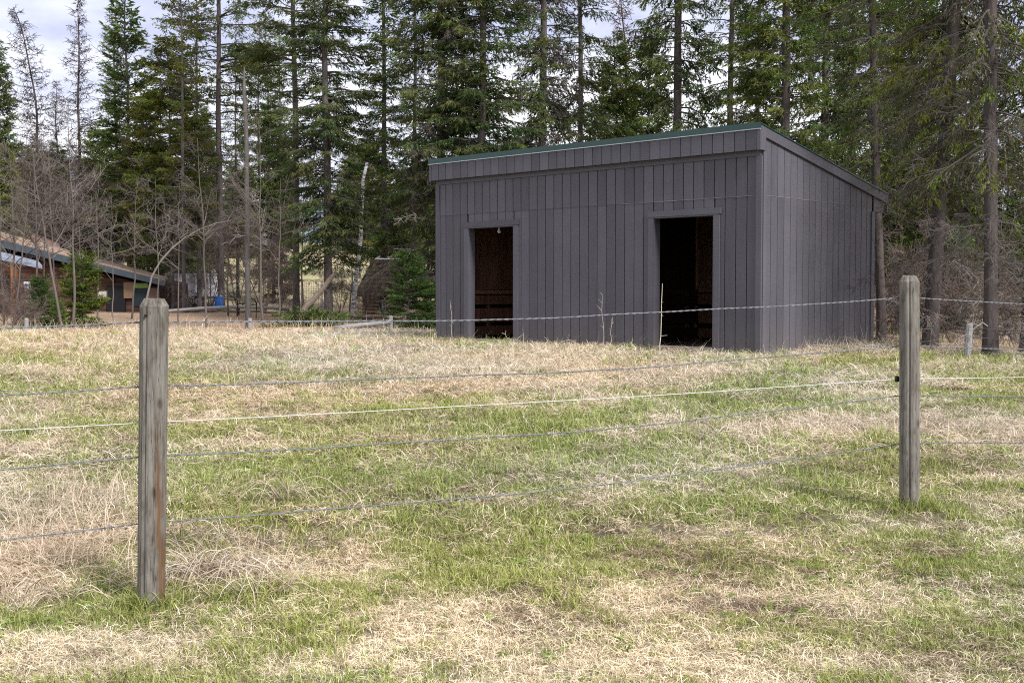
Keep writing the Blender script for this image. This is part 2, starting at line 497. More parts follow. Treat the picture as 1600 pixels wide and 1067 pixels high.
FPL, FPR = P(236, 945, 5.48)[:2], P(1421, 797, 7.24)[:2]
_fd = (FPR - FPL) / np.linalg.norm(FPR - FPL)

def verge(x, y):
    """1 on the mown side of the near fence, 0 in the pasture"""
    d = -(np.asarray(x) - FPL[0]) * _fd[1] + (np.asarray(y) - FPL[1]) * _fd[0]
    return sstep(.75, -.05, d + (fbm(x, y, .8, 2) - .5) * .6)

def masks(x, y):
    n = fbm(x, y, 1.1, 4); n2 = fbm(x + 9, y - 4, .35, 3); n3 = fbm(x - 20, y + 7, 3.0, 3)
    s = .52 + (n - .5) * 1.5 + (n2 - .5) * 1.2 + (n3 - .5) * .6
    s = s + blobs(STRAW, x, y) * .7 - blobs(GREEN, x, y) * .45
    vg = verge(x, y)
    s = s - .07 * (1 - vg) * sstep(19, 14, y) - .20 * vg + (blobs(STRAW, x, y) * .30 - blobs(GREEN, x, y) * .25) * vg
    s = np.clip(s, .16, .97)
    la, lb = shed_local(x, y)
    foot = ((la > -.2) & (la < SW + .3)) * sstep(-.55, -.1, lb) * (lb < .3) * .55 * (.5 + fbm(x, y, .5, 2))
    so = np.clip(blobs(SOIL, x, y) * 1.1 + (fbm(x + 77, y, .8, 3) - .60) * 2.2 + foot, 0, 1)
    fo = sstep(-.5, .6, y - edge_y(x) + (n - .5) * 1.5)
    return s, so, fo

# ------------------------------------------------------------------ ground sheet
def ground():
    xs = np.concatenate([-np.geomspace(14, 4000, 34)[::-1], np.arange(-13.8, 13.9, .2), np.geomspace(14, 4000, 34)])
    ys = np.concatenate([-np.geomspace(2, 600, 14)[::-1], np.arange(-1.5, 3, .5), np.arange(3, 30, .18), np.arange(30, 130, 1.2), np.geomspace(131, 5000, 24)])
    X, Y = np.meshgrid(xs, ys, indexing='ij')
    Z = hgt(X, Y)
    # the rough pasture is uneven between the tufts
    Z = Z + (fbm(X, Y, .35, 2) - .5) * .05 * sstep(30, 20, Y)
    a, b, c = shed_local(X, Y)[0], shed_local(X, Y)[1], None
    ins = (a > .05) & (a < SW - .05) & (b > .05) & (b < SD - .05)
    Z = np.where(ins, np.minimum(Z, SHO[2] - .06), Z)
    nx, ny = X.shape
    i = np.arange(nx - 1)[:, None] * ny; j = np.arange(ny - 1)[None, :]
    q = np.stack([i + j, i + ny + j, i + ny + j + 1, i + j + 1], -1).reshape(-1, 4)
    s, so, fo = masks(X, Y)
    hi = sstep(44, 58, Y)
    mb = MB(); mb.add(np.stack([X, Y, Z], -1).reshape(-1, 3), quads=q, col=np.stack([s.ravel(), so.ravel(), fo.ravel()], -1))
    m, nt, b_ = new_mat('pasture_soil')
    sep = N(nt, 'ShaderNodeSeparateColor'); nt.links.new(vcol(nt), sep.inputs[0])
    v = mapped(nt, (1, 1, 1))
    f1 = noise(nt, v, 55, 5, .7); f2 = noise(nt, v, 9, 4, .6); f3 = noise(nt, v, 1.1, 4, .6)
    green = ramp(nt, f1, [(.3, (.045, .05, .02)), (.7, (.15, .175, .06))])
    straw = ramp(nt, f1, [(.28, (.10, .08, .055)), (.55, (.34, .29, .205)), (.75, (.56, .50, .38))])
    soil = ramp(nt, f1, [(.3, (.055, .042, .03)), (.7, (.16, .125, .09))])
    c = mixc(nt, sep.outputs[0], green, straw)
    c = mixc(nt, sep.outputs[1], c, soil)
    litter = ramp(nt, f1, [(.25, (.14, .085, .055)), (.5, (.33, .235, .16)), (.75, (.48, .37, .26))])
    litter = mixc(nt, math_(nt, 'MULTIPLY', f3, .55), litter, (.26, .175, .12))
    c = mixc(nt, sep.outputs[2], c, litter)
    sx = N(nt, 'ShaderNodeSeparateXYZ'); nt.links.new(v, sx.inputs[0])
    hr = N(nt, 'ShaderNodeMapRange'); nt.links.new(sx.outputs[1], hr.inputs[0])
    for k, val in enumerate((46, 58, 0, 1)): hr.inputs[k + 1].default_value = val
    hill = ramp(nt, noise(nt, v, .35, 5, .65), [(.35, (.22, .24, .10)), (.5, (.40, .34, .20)), (.7, (.52, .44, .29))])
    c = mixc(nt, hr.outputs[0], c, hill)
    nt.links.new(c, b_.inputs['Base Color'])
    b_.inputs['Roughness'].default_value = .95; b_.inputs['Specular IOR Level'].default_value = .1
    bump(nt, b_, math_(nt, 'ADD', f1, f2), .8, .03)
    g = mb.build('ground', m, None, True)
    tag(g, kind='structure')
    return g
ground()

def far_hill():
    # wooded mountain showing low between the larches at the left
    xs = np.linspace(-2600, 1200, 150); ys = np.linspace(1500, 2300, 16)
    X, Y = np.meshgrid(xs, ys, indexing='ij')
    ridge = 90 + 120 * np.exp(-((X + 620) / 420) ** 2) + (fbm(X, X * 0 + 5, 300, 5) - .5) * 160
    Z = ridge * sstep(1480, 1950, Y) + (fbm(X, Y, 40, 3) - .5) * 14
    nx, ny = X.shape
    i = np.arange(nx - 1)[:, None] * ny; j = np.arange(ny - 1)[None, :]
    q = np.stack([i + j, i + ny + j, i + ny + j + 1, i + j + 1], -1).reshape(-1, 4)
    m = simple_mat('hazed_far_wood', [(.3, (.10, .13, .17)), (.7, (.20, .235, .28))], (1, 1, 1), .05, 0, detail=8)  # blue haze of distance painted into the wood's colour
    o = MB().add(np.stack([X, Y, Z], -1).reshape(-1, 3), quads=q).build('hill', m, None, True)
    tag(o, kind='structure')
far_hill()

# ------------------------------------------------------------------ the shed
def make_shed():
    S = empty('shed', SHO, -SYAW)
    tag(S, 'dark grey board-sided animal shed with two open doorways and a single-slope roof', 'shed')
    mp_ = M['paint']
    M['joint'] = simple_mat('worn_joint', [(.3, (.10, .095, .105)), (.7, (.20, .19, .21))], (1, 3, 1), 4, 0)
    ZS = 2.395                       # horizontal joint between the lower sheets and the upper strip
    FT, GAP = .018, .013
    slope = (3.44 - 2.62) / 4.25     # fall of the roof towards the back
    ztop = lambda y: 3.465 - slope * (y + .12)
    doors = [(.88, 2.095), (5.27, 6.475)]
    DH = 2.14
    # ---- front wall
    fw = MB()
    xs = [0.0] + [c for d in doors for c in d] + [SW]
    for k in range(0, 6, 2): fw.box((xs[k] + .002, 0, -.25), (xs[k + 1] - .002, .09, 3.36))
    for d in doors: fw.box((d[0], 0, DH), (d[1], .09, 3.36))
    front = fw.build('front_wall', M['dark_backing'], S)
    n = 36; bw = (SW - .1) / n
    def fboard(x0, x1, z0, z1):
        b = MB(); c = .004
        x0 += GAP / 2; x1 -= GAP / 2; y0, y1 = -FT, .0
        v = [[x0, y1 - .001, z0], [x1, y1 - .001, z0], [x1, y1 - .001, z1], [x0, y1 - .001, z1], [x0, y0 + c, z0], [x1, y0 + c, z0], [x1, y0 + c, z1], [x0, y0 + c, z1],
             [x0 + c, y0, z0 + .002], [x1 - c, y0, z0 + .002], [x1 - c, y0, z1 - .002], [x0 + c, y0, z1 - .002]]
        b.add(v, quads=[[0, 1, 5, 4], [1, 2, 6, 5], [2, 3, 7, 6], [3, 0, 4, 7], [4, 5, 9, 8], [5, 6, 10, 9], [6, 7, 11, 10], [7, 4, 8, 11], [8, 9, 10, 11]])
        b.build('siding_board', mp_, front)
    for i in range(n):
        x0 = .05 + i * bw; x1 = x0 + bw
        fboard(x0, x1, ZS + .002, 3.0)
        segs = [(x0, x1)]
        for d in doors:
            ns = []
            for a, b in segs:
                if b <= d[0] or a >= d[1]: ns.append((a, b)); continue
                if a < d[0] - .03: ns.append((a, d[0]))
                if b > d[1] + .03: ns.append((d[1], b))
                o0, o1 = max(a, d[0]), min(b, d[1])
                if o1 - o0 > .03: fboard(o0, o1, DH, ZS - .002)
            segs = ns
        for a, b in segs: fboard(a, b, -.2, ZS - .002)
    # small horizontal flashing at the joint, paint worn thin
    MB().box((4.6, -FT - .006, ZS - .006), (SW - .078, -.001, ZS + .004)).build('joint_flashing', M['joint'], front)
    MB().box((.06, -FT - .003, ZS - .004), (4.597, -.001, ZS + .002)).build('joint_flashing', mp_, front)
    # frieze and corner boards
    MB().box((.0, -.036, 3.0), (SW, -.002, 3.30)).build('frieze_board', mp_, front)
    MB().box((-.022, -.036, -.2), (.088, -.0005, 2.998)).build('corner_board', mp_, front)
    MB().box((SW - .075, -.038, -.25), (SW + .022, -.0005, 2.998)).build('corner_board', mp_, front)
    # ---- doorways: trim, jambs and sill
    for d in doors:
        tr = MB(); tr.box((d[0] - .10, -.040, -.12), (d[0], -.002, DH + .002)); tr.build('door_trim', mp_, front)
        tr = MB(); tr.box((d[1], -.040, -.12), (d[1] + .10, -.002, DH + .002)); tr.build('door_trim', mp_, front)
        tr = MB(); tr.box((d[0] - .11, -.046, DH + .004), (d[1] + .125, -.002, DH + .10)); tr.build('door_head', mp_, front)
        j = MB(); j.box((d[0] - .003, -.039, -.1), (d[0] + .02, .135, DH)); j.build('door_jamb', mp_, front)
        j = MB(); j.box((d[1] - .02, -.039, -.1), (d[1] + .003, .135, DH)); j.build('door_jamb', mp_, front)
        j = MB(); j.box((d[0] + .021, -.038, DH - .02), (d[1] - .021, .135, DH + .003)); j.build('door_jamb', mp_, front)
        s = MB(); s.box((d[0] + .022, -.06, -.08), (d[1] - .022, .16, .015)); s.build('door_sill', M['sill_wood'], front)
    # ---- right and left end walls (sloping tops)
    def end_wall(xo, sgn, name):
        w_ = MB()
        a, b = (xo - .09 * sgn, xo)
        x0, x1 = min(a, b), max(a, b)
        y0, y1 = .092, SD
        w_.hexa([[x0, y0, -.25], [x1, y0, -.25], [x1, y1, -.25], [x0, y1, -.25], [x0, y0, ztop(y0) - .09], [x1, y0, ztop(y0) - .09], [x1, y1, ztop(y1) - .09], [x0, y1, ztop(y1) - .09]])
        wo = w_.build(name, M['dark_backing'], S)
        nb = 18; bw2 = (SD - .1) / nb
        for i in range(nb):
            ya = .05 + i * bw2 + GAP / 2; yb = ya + bw2 - GAP
            for (za, zb) in ((-.2, ZS - .002), (ZS + .002, None)):
                t0 = zb if zb else ztop(ya) - .05; t1 = zb if zb else ztop(yb) - .05
                if t1 - za < .03: continue
                xb = xo + .001 * sgn; xf = xo + (FT - .004) * sgn; xt = xo + FT * sgn; c = .004
                v = [[xb, ya, za], [xb, yb, za], [xb, yb, t1], [xb, ya, t0], [xf, ya, za], [xf, yb, za], [xf, yb, t1], [xf, ya, t0],
                     [xt, ya + c, za], [xt, yb - c, za], [xt, yb - c, t1], [xt, ya + c, t0]]
                MB().add(v, quads=[[0, 1, 5, 4], [1, 2, 6, 5], [2, 3, 7, 6], [3, 0, 4, 7], [4, 5, 9, 8], [5, 6, 10, 9], [6, 7, 11, 10], [7, 4, 8, 11], [8, 9, 10, 11]]).build('siding_board', mp_, wo)
        e0, e1 = (xo + .0, xo + .036 * sgn)
        xa, xb = min(e0, e1), max(e0, e1)
        def cb(y0, y1, z1): MB().box((xa + .0015 * (sgn > 0), y0, -.22), (xb - .0015 * (sgn < 0), y1, z1)).build('corner_board', mp_, wo)
        cb(.001, .088, 3.06); cb(SD - .085, SD + .03, 2.32)
        # thin pale worn line of the sheet joint
        MB().box((min(xo, xo + sgn * (FT + .004)), .1, ZS - .004), (max(xo, xo + sgn * (FT + .004)), SD - .1, ZS + .004)).build('joint_flashing', M['joint'] , wo)
        # return of the rear eave box
        ex = MB(); x2 = xo + .018 * sgn
        ex.hexa([[min(xo, x2), SD - .03 + .035, 2.325], [max(xo, x2), SD + .005, 2.325], [max(xo, x2), SD + .44, 2.325], [min(xo, x2), SD + .44, 2.325],
                 [min(xo, x2), SD + .005, ztop(SD) - .12], [max(xo, x2), SD + .005, ztop(SD) - .12], [max(xo, x2), SD + .44, ztop(SD + .44) - .12], [min(xo, x2), SD + .44, ztop(SD + .44) - .12]])
        ex.build('eave_return', mp_, wo)
        return wo
    end_wall(SW, 1, 'end_wall'); end_wall(0.0, -1, 'end_wall')
    # ---- back wall with its inside lining: upright planks over horizontal kick boards
    bk = MB().box((0, SD - .05, -.25), (SW, SD, ztop(SD) - .10)).build('back_wall', M['dark_backing'], S)
    rr = random.Random(3)
    x = .12; i = 0
    while x < SW - .2:
        wd = rr.uniform(.22, .29); t = rr.uniform(.75, 1.25)
        dp = .025 if i % 2 else .045
        MB().box((x, SD - .052 - dp, .98), (min(x + wd - .012, SW - .1), SD - .052, 2.45), col=(t, t * rr.uniform(.9, 1), t * rr.uniform(.85, 1))).build('plank', M['inner_wood'], bk)
        x += wd; i += 1
    for z0, z1, t in ((.02, .20, .9), (.30, .60, 1.1), (.66, .88, .85), (.90, .98, 1.4)):
        MB().box((.1, SD - .16, z0), (SW - .1, SD - .12, z1), col=(t * 1.1, t * .95, t * .9)).build('kick_board', M['inner_wood'], bk)
    for k in range(7):
        MB().box((.3 + k * 1.1, SD - .118, -.05), (.39 + k * 1.1, SD - .1, .97)).build('stud', M['inner_wood'], bk)
    MB().box((.09, .092, -.05), (SW - .09, SD - .05, -.02)).build('dirt_floor', M['log'], S)
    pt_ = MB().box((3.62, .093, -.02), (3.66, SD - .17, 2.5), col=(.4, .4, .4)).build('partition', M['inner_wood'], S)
    for xo, par, dim in ((.092, bk, 1.0), (3.661, pt_, .2)):  # partition boards darkened: the right doorway's deep shade put into their colour
        yy = .14; i = 0
        while yy < SD - .35:
            wd = rr.uniform(.20, .28); t = rr.uniform(.7, 1.3) * dim
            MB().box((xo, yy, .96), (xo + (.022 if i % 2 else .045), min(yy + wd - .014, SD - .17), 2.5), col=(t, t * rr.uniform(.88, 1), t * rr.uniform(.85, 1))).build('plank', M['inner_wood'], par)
            yy += wd; i += 1
        for z0, z1, t in ((.03, .22, .8), (.30, .58, 1.0), (.66, .84, .9), (.87, .95, 1.5)):
            t *= dim
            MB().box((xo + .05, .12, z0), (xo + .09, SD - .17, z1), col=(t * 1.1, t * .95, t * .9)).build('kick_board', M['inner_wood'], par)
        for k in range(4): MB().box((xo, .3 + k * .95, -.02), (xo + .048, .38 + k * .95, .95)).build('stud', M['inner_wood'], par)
    # a small lamp holder under the head of the left doorway
    lb = MB(); lb.tube([[1.5, .19, 2.14], [1.5, .19, 2.09], [1.5, .19, 2.05], [1.5, .19, 2.02]], [.012, .02, .035, .02], 8, col=(.6, .58, .5))
    lb.tube([[1.5, .19, 2.13], [1.5, .19, 2.95]], [.004, .004], 5, col=(.1, .1, .1))
    lb.build('lamp_holder', M['vc'], S)
    # ---- roof
    y0, y1, xa, xb = -.125, SD + .47, -.10, SW + .055
    def slab(xa, xb, y0, y1, d0, d1):
        return [[xa, y0, ztop(y0) + d0], [xb, y0, ztop(y0) + d0], [xb, y1, ztop(y1) + d0], [xa, y1, ztop(y1) + d0], [xa, y0, ztop(y0) + d1], [xb, y0, ztop(y0) + d1], [xb, y1, ztop(y1) + d1], [xa, y1, ztop(y1) + d1]]
    roof = MB().hexa(slab(xa + .03, xb - .03, y0 + .03, y1 - .03, -.085, .0)).build('roof', M['dark_backing'], S)
    sh = MB().hexa(slab(xa - .005, xb + .012, y0 - .012, y1 + .02, .003, .020))
    for k in range(38):
        xx = xa + .08 + k * .195
        sh.hexa(slab(xx, xx + .022, y0 - .01, y1 + .018, .021, .036))
    sh.build('roof_sheet', M['green_metal'], roof)
    MB().box((xa - .012, y0 - .020, 3.405), (xb + .004, y0 - .006, 3.50)).build('edge_trim', M['green_metal'], roof)
    MB().box((xa - .010, y0 - .026, 3.392), (xb + .002, y0 - .006, 3.404)).build('trim_lip', M['pale_edge'], roof)
    # front fascia: a row of boards in front of the eave
    fa = MB().box((xa + .02, y0 + .012, 3.085), (xb - .02, -.038, 3.36)).build('front_fascia', M['paint'], roof)
    nf = 36; fb = (xb - xa - .12) / nf
    for i in range(nf):
        a = xa + .06 + i * fb + GAP / 2; b = a + fb - GAP
        MB().box((a, y0 - .004, 3.083), (b, y0 + .011, 3.39)).build('fascia_board', mp_, roof)
    MB().box((xa, y0 - .008, 3.078), (xa + .06, y0 + .0115, 3.391)).build('fascia_end', mp_, roof)
    MB().box((xb - .06, y0 - .008, 3.078), (xb - .001, y0 + .0115, 3.391)).build('fascia_end', mp_, roof)
    # end pieces and rake boards on both ends
    for xo, sg in ((xb, 1), (xa, -1)):
        X0, X1 = (xo - .04, xo) if sg > 0 else (xo, xo + .04)
        MB().hexa([[X0, y0 + .0125, 3.08], [X1, y0 + .0125, 3.08], [X1, .03, 3.08], [X0, .03, 3.08], [X0, y0 + .0125, ztop(y0) - .002], [X1, y0 + .0125, ztop(y0) - .002], [X1, .03, ztop(.03) - .002], [X0, .03, ztop(.03) - .002]]).build('fascia_return', mp_, roof)
        MB().hexa(slab(X0, X1 - .001, .031, SD + .44, -.155, -.0021)).build('rake_board', mp_, roof)
        MB().box((X0, SD + .441, 2.33), (X1, SD + .485, ztop(SD + .48) - .003)).build('eave_end', mp_, roof)
    MB().box((xa + .041, SD + .42, 2.33), (xb - .041, SD + .465, ztop(SD + .46) - .09)).build('rear_fascia', mp_, roof)
    MB().box((xa + .041, SD + .03, 2.335), (xb - .041, SD + .419, 2.355)).build('soffit', mp_, roof)
    return S
make_shed()

# ------------------------------------------------------------------ wire fence in front
POST_L = P(236, 945, 5.48); POST_R = P(1421, 797, 7.24)

def make_post(name, foot, top, r0, r1, mat, seed, label):
    rng = np.random.default_rng(seed)
    foot = np.array(foot); top = np.array(top)
    gz = float(hgt(foot[0], foot[1]))
    e = empty(name, (foot[0], foot[1], gz))
    tag(e, label, 'fence post', 'posts of the near wire fence')
    H = top[2] - gz
    dx, dy = top[0] - foot[0], 0
    n = 36
    zz = np.array([-.35, -.05, .1, .3, .5, .7, .9, 1.05, 1.2, H - .035, H - .004, H]); zz = zz[np.argsort(zz)]
    rr = np.interp(zz, [0, H], [r0, r1]); rr[-3] = r1; rr[-2] = r1 * .72; rr[-1] = r1 * .66
    a = np.arange(n) / n * 2 * math.pi
    lump = 1 + .02 * np.sin(a * 2 + 1) + .012 * np.sin(a * 5 + seed) + rng.uniform(-.008, .008, n)
    # a long drying check: two neighbouring facets pulled in
    lump[int(n * .70)] -= .13; lump[int(n * .82)] -= .06; lump[int(n * .60)] -= .05
    V = []
    for z, r in zip(zz, rr):
        w_ = rng.uniform(-.008, .008, n)
        V.append(np.stack([dx * z / H + r * (lump + w_) * np.cos(a), dy + r * (lump + w_) * np.sin(a), np.full(n, z) + (rng.uniform(-.004, .004, n) if z > 1.2 else 0)], -1))
    m = len(zz); V = np.array(V).reshape(-1, 3)
    i = np.arange(m - 1)[:, None] * n; j = np.arange(n)[None, :]; j2 = (j + 1) % n
    q = np.stack([i + j, i + j2, i + n + j2, i + n + j], -1).reshape(-1, 4)
    V = np.vstack([V, [dx, dy, H + .002]]); k = len(V) - 1
    t = [[k, (m - 1) * n + jj, (m - 1) * n + (jj + 1) % n] for jj in range(n)]
    b = MB().add(V, tris=t, quads=q).build('shaft', mat, e, False)
    return e, gz, H

eL, gL, HL = make_post('fence_post', POST_L, P(241, 467, 5.48), .061, .0635, M['post_stain'], 5, 'round grey wooden fence post at left with a rust-brown streak')
eR, gR, HR = make_post('fence_post', POST_R, P(1421, 431, 7.24), .060, .058, M['post'], 9, 'round grey wooden fence post at right, in front of the shed corner')

fd = POST_R[:2] - POST_L[:2]; fdn = fd / np.linalg.norm(fd); fnorm = np.array([-fdn[1], fdn[0]])
WL = [503, 603.5, 660, 712.5, 816]; WR = [464.5, 540, 591.5, 617, 692]

def wire_path(k, n_per=120):
    zl = P(237, WL[k], 5.55)[2]; zr = P(1421, WR[k], 7.31)[2]
    pl = np.append(POST_L[:2] + fnorm * .072, zl); pr = np.append(POST_R[:2] + fnorm * .068, zr)
    p0 = pl - np.append(fd, 0) + np.array([0, 0, -.03]); p3 = pr + np.append(fd, 0) + np.array([0, 0, -.05])
    rng = np.random.default_rng(k + 40)
    out = []
    sag = [.045, .04, .012, .05, .05][k]
    for a, b in ((p0, pl), (pl, pr), (pr, p3)):
        t = np.linspace(0, 1, n_per, endpoint=False)[:, None]
        p = a + (b - a) * t
        ph = rng.uniform(0, 6, 3)
        wob = .006 * np.sin(t[:, 0] * 11 + ph[0]) + .0012 * np.sin(t[:, 0] * 41 + ph[1])
        if k == 2: wob *= .3
        p[:, 2] -= sag * 4 * t[:, 0] * (1 - t[:, 0]) - wob * np.sin(np.pi * t[:, 0])
        out.append(p)
    out.append(p3[None])
    return np.vstack(out)

def resample(p, step):
    d = np.r_[0, np.cumsum(np.linalg.norm(np.diff(p, axis=0), axis=1))]
    s = np.arange(0, d[-1], step)
    return np.stack([np.interp(s, d, p[:, i]) for i in range(3)], -1), s

wl_lab = ['top twisted steel fence wire strung between the two grey posts', 'second twisted steel fence wire down from the top', 'straight white electric fence cord between the two posts',
          'twisted steel fence wire just below the white cord', 'lowest twisted steel fence wire, near the grass']
for k in range(5):
    p = wire_path(k)
    o = empty('electric_cord' if k == 2 else 'fence_wire', p[150])
    loc = p[150].copy()
    if k == 2:
        q_, s = resample(p, .05)
        MB().tube(q_ - loc, .0023, 6).build('cord', M['rope'], o, True)
    else:
        q_, s = resample(p, .0105)
        for st in (0, 1):
            an = s / .085 * 2 * math.pi + st * math.pi
            r = .0023
            hel = q_ - loc + r * (np.cos(an)[:, None] * np.append(fnorm, 0)[None] + np.sin(an)[:, None] * np.array([[0, 0, 1.0]]))
            MB().tube(hel, .0021, 4).build('strand', M['wire'], o, True)
    tag(o, wl_lab[k], 'fence cord' if k == 2 else 'fence wire', None if k == 2 else 'wires of the near fence')
    # staples on each post, black insulators for the cord
    for e, pb, z in ((eL, POST_L, P(237, WL[k], 5.55)[2]), (eR, POST_R, P(1421, WR[k], 7.31)[2])):
        bx_, by_, bz_ = e.location
        c = np.append(pb[:2] + fnorm * .066 - np.array([bx_, by_]), z - bz_)
        if k == 2 and e is eL: continue
        if k == 2:
            c2 = c - np.append(fdn, 0) * .052 + np.array([0, 0, .0])
            MB().tube([c2 - [0, 0, .018], c2 - [0, 0, .010], c2 + [0, 0, .010], c2 + [0, 0, .018]], [.010, .014, .014, .010], 8).build('insulator', M['black'], e, True)
        else:
            d3 = np.append(fdn, 0); n3 = np.append(fnorm, 0)
            MB().tube([c - n3 * .02 + [0, 0, .012], c + n3 * .012 + [0, 0, .012], c + n3 * .016, c + n3 * .012 - [0, 0, .012], c - n3 * .02 - [0, 0, .012]], .002, 5).build('staple', M['wire'], e)
# nail head near the top of the left post
c = np.array([.010, -.066, HL - .075]) + np.array([(POST_L[0] * 0), 0, 0])
MB().tube([c + [0, .02, 0], c, c - [0, .004, 0]], [.004, .006, .005], 8).build('nail', M['black'], eL)

# ------------------------------------------------------------------ trees
def unit(v): return v / (np.linalg.norm(v, axis=-1, keepdims=True) + 1e-9)

GRN = np.array([.078, .104, .044])

def trunk_path(H, rng, lean=(0, 0), curve=0, wob=.06):
    z = np.linspace(-.3, H, max(10, int(H / .55)))
    t = np.clip(z / H, 0, 1)
    ph = rng.uniform(0, 6, 4)
    x = lean[0] * H * t + curve * np.clip(t - .6, 0, 1) ** 2 * H + wob * (np.sin(t * 9 + ph[0]) + .5 * np.sin(t * 21 + ph[1]) - math.sin(ph[0]) - .5 * math.sin(ph[1])) * t
    y = lean[1] * H * t + wob * (np.sin(t * 8 + ph[2]) - math.sin(ph[2])) * t
    return np.stack([x, y, z], -1)

def at_h(path, z):
    return np.stack([np.interp(z, path[:, 2], path[:, i]) for i in range(3)], -1)

def trunk_rad(path, H, r0, rtop=.012):
    t = np.clip(path[:, 2] / H, 0, 1)
    return rtop + (r0 - rtop) * (1 - t) ** .85 + r0 * .45 * np.exp(-np.clip(path[:, 2], 0, None) / .22)

def conifer(seed, H, h0, Lmax, r0, spacing=.28, nbr=5, droop=.5, hang=.35, tw_sp=.052, nbl=.034, tmin=.10, blade=(.08, .17, .025), zcut=10.5, green=GRN, shape=.7,
            jit=.6, dead=0, dead_top=None, dead_len=1.3, lean=(0, 0), gap=.0, grey=0.0, wob=.06, top_up=.5, wide0=.55):
    """returns meshes (trunk, branches, crown, dead twigs)"""
    rng = np.random.default_rng(seed)
    path = trunk_path(H, rng, lean, 0, wob)
    tb = MB(); tb.tube(path, trunk_rad(path, H, r0), 10, jit=.07, rng=rng)
    br = MB(); cr = MB(); dd = MB()
    z = h0
    while z < H - .15:
        rel = (z - h0) / (H - h0)
        for k in range(max(2, int(rng.poisson(nbr)))):
            if rng.random() < gap: continue
            L = Lmax * ((1 - rel) ** shape) * (wide0 + (1 - wide0) * min(1, rel * 5)) * rng.uniform(.55, 1.12) + .12
            az = rng.uniform(0, 2 * math.pi); hd = np.array([math.cos(az), math.sin(az), 0])
            zz = z + rng.uniform(-.5, .5) * spacing
            b0 = at_h(path, zz)
            a = .10 + top_up * rel - droop * .25 * (1 - rel); bq = droop * (1 - rel) * rng.uniform(.6, 1.2) + .05; cq = bq * .55
            t = np.linspace(0, 1, 6)
            C = b0 + hd * (L * t)[:, None] + np.array([0, 0, 1.0]) * (L * (a * t - bq * t ** 2 + cq * t ** 3))[:, None]
            C[1:-1] += rng.normal(0, .02 * L, (4, 3))
            rb = .008 + .011 * L
            br.prisms(C[:-1], C[1:], rb * (1 - t[:-1] * .85), rb * (1 - t[1:] * .85), 3, col=(.095, .08, .073))
            hi_ = z > zcut
            nt_ = int(L * (1 - tmin) / (tw_sp * (2 if hi_ else 1))) + 3
            tt = tmin + (1 - tmin) * rng.random(nt_) ** .8
            tb_ = np.stack([np.interp(tt, t, C[:, i]) for i in range(3)], -1)
            tan = unit(np.stack([np.interp(np.clip(tt + .05, 0, 1), t, C[:, i]) - np.interp(np.clip(tt - .05, 0, 1), t, C[:, i]) for i in range(3)], -1))
            sid = unit(np.cross(tan, np.array([0, 0, 1.0])))
            sg = rng.choice([-1, 1], nt_)[:, None]
            dr = unit(tan * rng.uniform(.4, 1.0, (nt_, 1)) + sid * sg * rng.uniform(.3, 1.0, (nt_, 1)) + np.array([0, 0, -1.0]) * (hang * rng.uniform(.1, 1.6, (nt_, 1))))
            tl = np.clip(.42 * L * (1 - tt) + .14, .12, .55) * rng.uniform(.6, 1.15, nt_)
            pk = slice(0, 0) if hi_ else slice(0, None, 3)
            br.prisms(tb_[pk], (tb_ + dr * tl[:, None] * .8)[pk], .0035, .002, 3, col=(.10, .083, .075))
            nb_ = np.maximum(2, (tl / (.09 if hi_ else nbl)).astype(int))
            idx = np.repeat(np.arange(nt_), nb_)
            s = rng.random(len(idx))
            base = tb_[idx] + dr[idx] * (tl[idx] * s)[:, None]
            D = dr[idx] + rng.normal(0, jit * .6, (len(idx), 3)) + np.array([0, 0, -.15])
            g = green * rng.uniform(.72, 1.25) * np.array([rng.uniform(.85, 1.25), 1, rng.uniform(.8, 1.1)])
            dk = grey > 0 and rng.random() < grey
            if dk: g = np.array([.13, .115, .10]) * rng.uniform(.7, 1.2)
            c = g[None] * rng.uniform(.7, 1.3, (len(idx), 1)) * (1 + .25 * (tt[idx][:, None] > .75) * np.array([[1.3, 1.1, .6]]) * (0 if dk else 1))
            cr.blades(base, D, rng.uniform(blade[0], blade[1], len(idx)) * (1.7 if hi_ else 1), (2.0 if hi_ else 1) * blade[2] * rng.uniform(.7, 1.3, len(idx)), rng, c)
        z += spacing * rng.uniform(.7, 1.3) * (1 - .35 * rel)
    # bare grey lower limbs
    if dead:
        dt = dead_top or h0 + 1.0
        dead_twigs(dd, rng, path, .35, dt, dead, dead_len)
    return [(tb.mesh('trunk', M['bark'], True), 'trunk'), (br.mesh('branches', M['twig']), 'branches'), (cr.mesh('crown', M['needle']), 'crown')] + ([(dd.mesh('dead_branches', M['twig']), 'dead_branches')] if dead else [])

